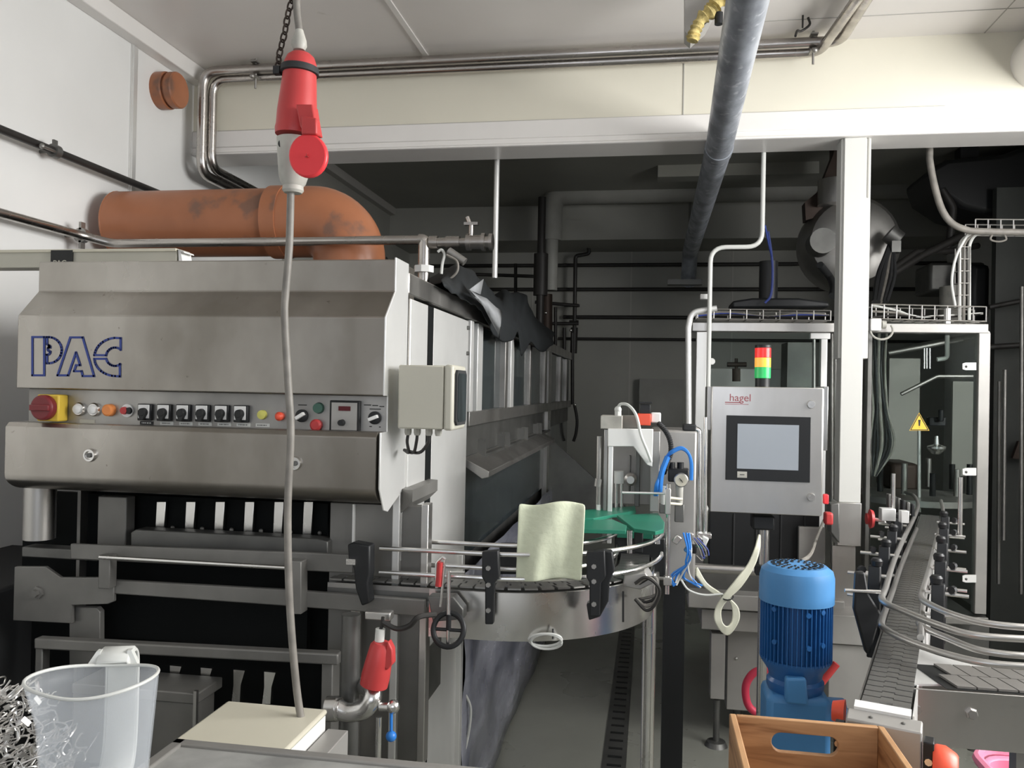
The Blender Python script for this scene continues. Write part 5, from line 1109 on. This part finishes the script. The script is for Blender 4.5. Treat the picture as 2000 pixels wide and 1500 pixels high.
for i in range(48):
    a = 2*pi*i/48; d = V((cos(a), sin(a), 0)); s_ = V((-sin(a), cos(a), 0))*.0012; c = V((cx, YMt, mz(1285)))
    mb.prism([c+d*(Rf-.004)-s_, c+d*(R0-.003)-s_, c+d*(R0-.003)+s_, c+d*(Rf-.004)+s_], (0, 0, mz(1172)-mz(1285)))
mb.make('cooling_fins', 'blue_motor', Mo)
for px, py in ((1511, 1192), (1576, 1200), (1511, 1256), (1577, 1264), (1607, 1197), (1607, 1262)):
    a = asin(max(-1, min(1, (PY(px, py, YMt-.06).x-cx)/R0))); d = V((sin(a), -cos(a), 0)); MB().lathe([(0, 0), (.006, 0), (.006, .008), (0, .008)], V((cx, YMt, PY(px, py, YMt-.07).z))+d*(R0-.008), d, 10).make('boss_bolt', 'blue_motor', Mo)
MB().lathe([(0, 0), (.062, 0), (.066, .010), (.066, .022), (.060, .03), (.064, .045), (.080, .068), (.082, .078), (0, .078)], (cx, YMt, mz(1345)), (0, 0, 1), 40).make('end_bell', 'blue_motor', Mo)
MB().cbox((cx-.0, YMt, (mz(1345)+mz(1500))/2), (.145, .13, mz(1345)-mz(1500))).make('gear_case', 'blue_cap', Mo, bevel=.015)
MB().cyl((cx+.06, YMt-.02, mz(1385)), (cx+.11, YMt-.02, mz(1385)), .040, 28).make('output_flange', 'blue_cap', Mo, bevel=.004)
MB().cyl((cx+.10, YMt-.02, mz(1385)), (cx+.13, YMt-.02, mz(1385)), .018, 16).make('output_shaft', 'steel_dark', Mo)
MB().ppoly([(1535, 1325), (1575, 1325), (1580, 1380), (1535, 1375)], YMt-.085, .03).make('cover_rib', 'blue_cap', Mo, bevel=.006)
MB().cyl((cx, YMt, 0), (cx, YMt, mz(1500)), .03).make('stand', 'steel_dark', Mo)
# red tubular handles
th = thing('pallet_truck_handle', 'pink red tubular hand truck handle behind the blue motor and pole', 'handle', PY(1480, 1350, 2.90))
pts = [PY(x, y, 2.90) for x, y in ((1500, 1310), (1476, 1312), (1460, 1330), (1456, 1352), (1462, 1378), (1478, 1392), (1500, 1396))]
MB().tube(spline(pts, 6), .013, 14).make('loop', 'pink_red', th)
MB().tube([PY(1595, 1345, 2.90), PY(1634, 1296, 2.90)], .0125, 14).make('lever', 'red_plastic', th)
MB().tube(spline([PY(1500, 1396, 2.90), PY(1520, 1400, 2.90), PY(1560, 1380, 2.90), PY(1595, 1345, 2.90)], 5), .0125, 14).make('cross_bar', 'red_plastic', th)
c = PY(1520, 1400, 2.90); MB().cyl((c.x, 2.90, 0), c, .02).make('stem', 'red_plastic', th)
# wooden crate
ZK = 1.00; bL = PZ(1424, 1391, ZK); bR = PZ(1727, 1419, ZK); yb = (bL.y+bR.y)/2; xl, xr = bL.x, bR.x; th_ = .011; hb = .15; yf = yb-.30
Kr = thing('wooden_crate', 'open wooden crate with an oval hand slot in its far board', 'crate', ((xl+xr)/2, (yb+yf)/2, ZK-hb))
MB().box((xl, yf, ZK-hb), (xl+th_, yb, ZK)).make('side_board', 'wood', Kr, bevel=.002); MB().box((xr-th_, yf, ZK-hb), (xr, yb, ZK)).make('side_board', 'wood', Kr, bevel=.002)
MB().box((xl+th_, yf, ZK-hb), (xr-th_, yf+th_, ZK-.0)).make('end_board', 'wood', Kr, bevel=.002)
MB().box((xl+th_, yf+th_, ZK-hb), (xr-th_, yb-th_, ZK-hb+.01)).make('bottom_board', 'wood', Kr)
# end board with slot
sA = PY(1507, 1448, yb-th_); sB = PY(1638, 1460, yb-th_); sz = (sA.z+sB.z)/2; sr = abs(PY(1570, 1433, yb-th_).z-PY(1570, 1474, yb-th_).z)/2*.92
outer = [(xl+th_, ZK-hb), (xr-th_, ZK-hb), (xr-th_, ZK), (xl+th_, ZK)]
slot = [(sB.x-sr+sr*cos(radians(a)), sz+sr*sin(radians(a))) for a in range(-90, 91, 15)]+[(sA.x+sr+sr*cos(radians(a)), sz+sr*sin(radians(a))) for a in range(90, 271, 15)]
bm = bmesh.new()
def ring(pts): vs = [bm.verts.new((x, yb-th_, z)) for x, z in pts]; return [bm.edges.new((vs[i], vs[(i+1) % len(vs)])) for i in range(len(vs))]
ed = ring(outer)+ring(slot); r_ = bmesh.ops.triangle_fill(bm, use_beauty=True, edges=ed); fs = [f for f in r_['geom'] if isinstance(f, bmesh.types.BMFace)]
e_ = bmesh.ops.extrude_face_region(bm, geom=fs); bmesh.ops.translate(bm, verts=[v for v in e_['geom'] if isinstance(v, bmesh.types.BMVert)], vec=(0, th_, 0))
bm.verts.index_update(); mb = MB(); mb.add([v.co.copy() for v in bm.verts], [tuple(v.index for v in f.verts) for f in bm.faces]); bm.free()
mb.make('end_board', 'wood', Kr, bevel=.0015)
th = thing('side_table', 'small steel side table carrying the wooden crate', 'table', ((xl+xr)/2, yb-.2, 0))
MB().box((xl-.03, yf-.1, ZK-hb-.025), (xr+.02, yb+.005, ZK-hb-.001)).make('tabletop', 'steel_paint', th, bevel=.002)
for xx in (xl-.01, xr): 
    for yy in (yf-.07, yb-.03): MB().box((xx-.012, yy-.012, 0), (xx+.012, yy+.012, ZK-hb-.025)).make('leg', 'steel_dull', th)
# pink tub
zP = .72; c = PZ(1935, 1492, zP)
pk = thing('pink_tub', 'pink plastic tub at the bottom right corner under the conveyor', 'tub', (c.x+.15, c.y+.0, .0))
def rr4(x0, x1, y0, y1, r, z, n=5):
    o = []
    for cx_, cy_, a0 in ((x1-r, y1-r, 0), (x0+r, y1-r, 90), (x0+r, y0+r, 180), (x1-r, y0+r, 270)):
        for i in range(n+1): a = radians(a0+90*i/n); o.append(V((cx_+r*cos(a), cy_+r*sin(a), z)))
    return o+[o[0]]
X0_, X1_, Y0_, Y1_ = c.x-.02, c.x+.40, c.y-.28, c.y+.07
MB().grid([rr4(X0_+.06, X1_-.06, Y0_+.06, Y1_-.06, .03, zP-.21), rr4(X0_+.02, X1_-.02, Y0_+.02, Y1_-.02, .05, zP-.01), rr4(X0_+.012, X1_-.012, Y0_+.012, Y1_-.012, .055, zP-.003)]).make('tub_wall', 'pink', pk, solid=.003)
MB().tube(rr4(X0_, X1_, Y0_, Y1_, .06, zP)[:-1], .012, 8, closed=True).make('rim', 'pink', pk)
MB().prism(rr4(X0_+.06, X1_-.06, Y0_+.06, Y1_-.06, .03, zP-.213)[:-1], (0, 0, .004)).make('tub_floor', 'pink', pk)
st = thing('stool', 'low steel stool under the pink tub', 'stool', (c.x+.15, c.y-.1, 0))
MB().box((X0_+.02, Y0_+.02, zP-.235), (X1_-.02, Y1_-.02, zP-.215)).make('seat', 'steel_paint', st)
for xx in (X0_+.05, X1_-.05):
    for yy in (Y0_+.05, Y1_-.05): MB().cyl((xx, yy, 0), (xx, yy, zP-.235), .012).make('leg', 'steel_dull', st)
#@@REAR
# ------------------------------------------------------------------ rear room
YR = 6.35
def e(x, y, Y=YR): return PY(x, y, Y)
th = thing('insulated_pipe', 'fat grey insulated pipe under the rear ceiling with a branch dropping down', 'pipe', e(1080, 500))
zi = e(1200, 376).z; r_ = (e(1200, 355).z-e(1200, 398).z)/2
MB().tube(fillet([(e(1640, 376).x+1.0, YR, zi), (e(1078, 376).x, YR, zi), (e(1078, 376).x-.0, YR, e(1078, 470).z)], .12), r_, 24).make('main_run', 'insul', th)
MB().cyl((e(1079, 400).x, YR-.02, zi-.05), (e(1079, 400).x, YR-.02, e(1079, 568).z), r_*.62, 20).make('drop', 'insul', th)
MB().cyl((e(1062, 400).x, YR-.1, zi-.05), (e(1062, 400).x, YR-.1, 1.86), .03).cyl((e(1062, 400).x, YR-.1, e(1062, 500).z), (e(1062, 400).x, YR-.1, e(1062, 580).z), .055).make('dark_drop', 'iron_black', th)
YW_ = YB-.06
for i, (y_, x0_, x1_) in enumerate(((512, 830, 1640), (560, 820, 1640), (615, 1100, 1640), (658, 1090, 1345))):
    th = MB(); a = PY(x0_, y_, YW_); b_ = PY(x1_+900, y_, YW_); z_ = PY(1300, y_+5, YW_).z
    th.cyl((a.x, YW_, z_), (min(b_.x, XR-.02), YW_, z_), .016 if i < 3 else .012)
    o = th.make('black_pipe', 'iron_black'); tag(o, ('topmost', 'second from the top', 'third from the top', 'lowest')[i]+' of the four thin black pipes along the rear wall', 'pipe', 'thin black pipes on the rear wall')
th = thing('zigzag_pipe', 'thin black pipe with offset bends on the rear wall beside the insulated drop', 'pipe', e(1143, 640, 7.1))
MB().tube(fillet([PY(x, y, 7.15) for x, y in ((1140, 398), (1147, 415), (1147, 475), (1152, 495), (1124, 500), (1122, 640))], .03), .017, 10).make('pipe', 'iron_black', th)
MB().cyl(PY(1102, 597, 7.15), PY(1132, 597, 7.15), .012).cyl(PY(1112, 630, 7.15), PY(1130, 630, 7.15), .02).cyl(PY(1122, 640, 7.15), PY(1120, 690, 7.15), .03).make('valves', 'iron_black', th)
th = thing('valve_cluster', 'cluster of dark pipes and valves at the rear end of the washer', 'valves', e(1080, 690, 6.75))
MB().cyl(e(1067, 575, 6.7), e(1067, 660, 6.7), .05).make('dark_column', 'chain_dark', th)
for a, b_ in (((1045, 590), (1130, 597)), ((1075, 632), (1130, 632)), ((1085, 600), (1085, 700)), ((1102, 640), (1102, 720)), ((1118, 650), (1118, 790)), ((900, 535), (1050, 540)), ((1007, 515), (1007, 590))):
    MB().cyl(e(*a, 6.75), e(*b_, 6.75), .014).make('pipe', 'iron_black', th)
for px, py in ((1066, 611), (1115, 645), (1123, 790)): MB().ball(e(px, py, 6.6), .012, 8).make('shiny_cap', 'steel_bright', th)
MB().tube(spline([e(x, y, 6.7) for x, y in ((1122, 790), (1127, 820), (1125, 845), (1120, 862))], 5), .012).make('hanging_hose', 'iron_black', th)
o = MB().pbox(1285, 316, 1600, 342, 5.6, .14).make('strip_light_rear', 'shade_tinted_ceiling'); o.name = 'strip_light'
tag(o, 'unlit strip light under the dark rear ceiling left of the white column', 'light')
o.location.z += 0
th = MB().pbox(1248, 740, 1335, 840, YB-.12, .12).make('panel_radiator', 'insul'); tag(th, 'grey mottled wall panel low on the rear wall behind the infeed station', 'radiator')
# drum
YDm = 5.0; c = PY(1660, 476, YDm); R_ = (PY(1760, 476, YDm).x-PY(1565, 476, YDm).x)/2
th = thing('steel_drum', 'large dark round steel vessel hanging behind the white column', 'vessel', c)
MB().lathe([(0, -.14), (R_*.55, -.14), (R_*.85, -.10), (R_, -.02), (R_, .15), (R_*.85, .25), (R_*.5, .29), (0, .29)], c, (0, 1, 0), 40).make('vessel_shell', 'steel_dull', th)
MB().cyl(c+V((-.10, -.1, .20)), c+V((-.10, -.1, .34)), .10, 20).make('neck', 'steel', th)
MB().ppoly([(1572, 395), (1600, 372), (1640, 270), (1648, 360), (1610, 420), (1574, 430)], YDm-.05, .10).make('feed_duct', 'chain_dark', th)
MB().box((c.x-.10, YDm, c.z+.2), (c.x+.10, YDm+.1, ZC)).make('hanger', 'chain_dark', th)
MB().cyl(c+V((-.20, -.14, -.03)), c+V((-.20, -.28, -.03)), .07, 20).make('drive_motor', 'steel_dark', th)
MB().tube(spline([c+V((-.2, -.2, -.15)), PY(1620, 540, 4.9), PY(1628, 560, 4.8), PY(1626, 578, 4.7)], 5), .02).make('outlet_hose', 'rubber', th)
for k in range(5):
    MB().tube(spline([PY(1745, 460+3*k, 4.8), PY(1730+4*k, 500, 4.7), PY(1715+8*k, 540, 4.6), PY(1708+6*k, 590, 4.4)], 5), .014 if k < 2 else .009, 8).make('hose', 'rubber' if k != 2 else 'cable_grey', th)
MB().cyl(PY(1735, 455, 4.75), PY(1755, 470, 4.75), .05).pbox(1742, 470, 1760, 492, 4.7, .05).make('actuator', 'steel_dark', th)
th = thing('machine_arm', 'dark linkage arm and hoses under the rear ceiling at the upper right', 'machine arm', PY(1850, 460, 5.2))
MB().tube([PY(1710, 555, 5.0), PY(1800, 500, 5.1), PY(1920, 440, 5.2)], .022).make('upper_link', 'iron_black', th)
MB().tube(fillet([PY(1715, 545, 5.0), PY(1790, 492, 5.1), PY(1860, 490, 5.2), PY(1910, 480, 5.3)], .05), .018).make('lower_link', 'iron_black', th)
MB().tube(fillet([PY(1840, 370, 5.2), PY(1862, 405, 5.2), PY(1855, 470, 5.2), PY(1843, 495, 5.2)], .08), .022).make('hose', 'iron_black', th)
MB().ppoly([(1815, 330), (1850, 310), (1960, 300), (2040, 270), (2040, 400), (1960, 425), (1880, 405), (1830, 372)], 5.2, .5).make('drive_housing', 'black_plastic', th, bevel=.03)
MB().pbox(1815, 512, 1925, 570, 5.6, .3).make('gear_housing', 'steel_dark', th, bevel=.02)
MB().pbox(1895, 515, 1935, 625, 5.3, .3).make('cylinder_block', 'black_plastic', th, bevel=.03)
MB().cyl(PY(1870, 560, 5.5), PY(1870, 630, 5.5), .10).make('white_canister', 'grey_plastic', th)
MB().box((PY(1900, 300, 5.3).x-.05, 5.35, PY(1900, 320, 5.3).z), (PY(1900, 300, 5.3).x+.05, 5.45, ZC)).make('ceiling_mount', 'black_plastic', th)
th = thing('partition_screen', 'dark tiled partition with thin steel rods at the far right edge', 'partition', PY(1970, 900, 5.0))
MB().box((PY(1942, 700, 5.1).x, 5.1, 0), (XR, 5.16, 2.75)).make('panel', 'partition_dark', th)
MB().cyl(PY(1952, 745, 4.9), PY(1950, 1140, 4.9), .010).make('rod', 'steel_dull', th)
MB().cyl(PY(1963, 722, 4.85), PY(1960, 1055, 4.85), .010).make('rod', 'steel_dull', th)
MB().cyl(PY(1996, 560, 4.8), PY(1994, 1160, 4.8), .010).make('rod', 'steel_dull', th)
MB().tube([PY(1932, 678, 5.0), PY(2060, 670, 5.0)], .016).make('rail', 'iron_black', th)
MB().tube([PY(1932, 600, 5.0), PY(2060, 575, 5.0)], .014).make('rail', 'iron_black', th)
MB().ppoly([(1978, 895), (1990, 862), (2010, 860), (2010, 900)], 5.0, .03).make('red_tag', 'chain_dark', th)
# floor drain
a, b_, c, d = PZ(1208, 1260, 0), PZ(1238, 1260, 0), PZ(1222, 1510, 0), PZ(1170, 1510, 0)
dm = thing('floor_drain', 'dark slotted drain channel running along the floor between the machines', 'drain', ((a.x+b_.x)/2, (a.y+d.y)/2, 0))
xa, xb, ya, yb_ = (a.x+d.x)/2, (b_.x+c.x)/2, d.y-.4, a.y+1.2
MB().box((xa, ya, .0), (xb, yb_, .004)).make('grate', 'steel_dark', dm)
for i in range(40):
    y_ = ya+.05+(yb_-ya-.1)*i/39; MB().box((xa+.02, y_, .004), (xb-.02, y_+.018, .006)).make('slot', 'black', dm)
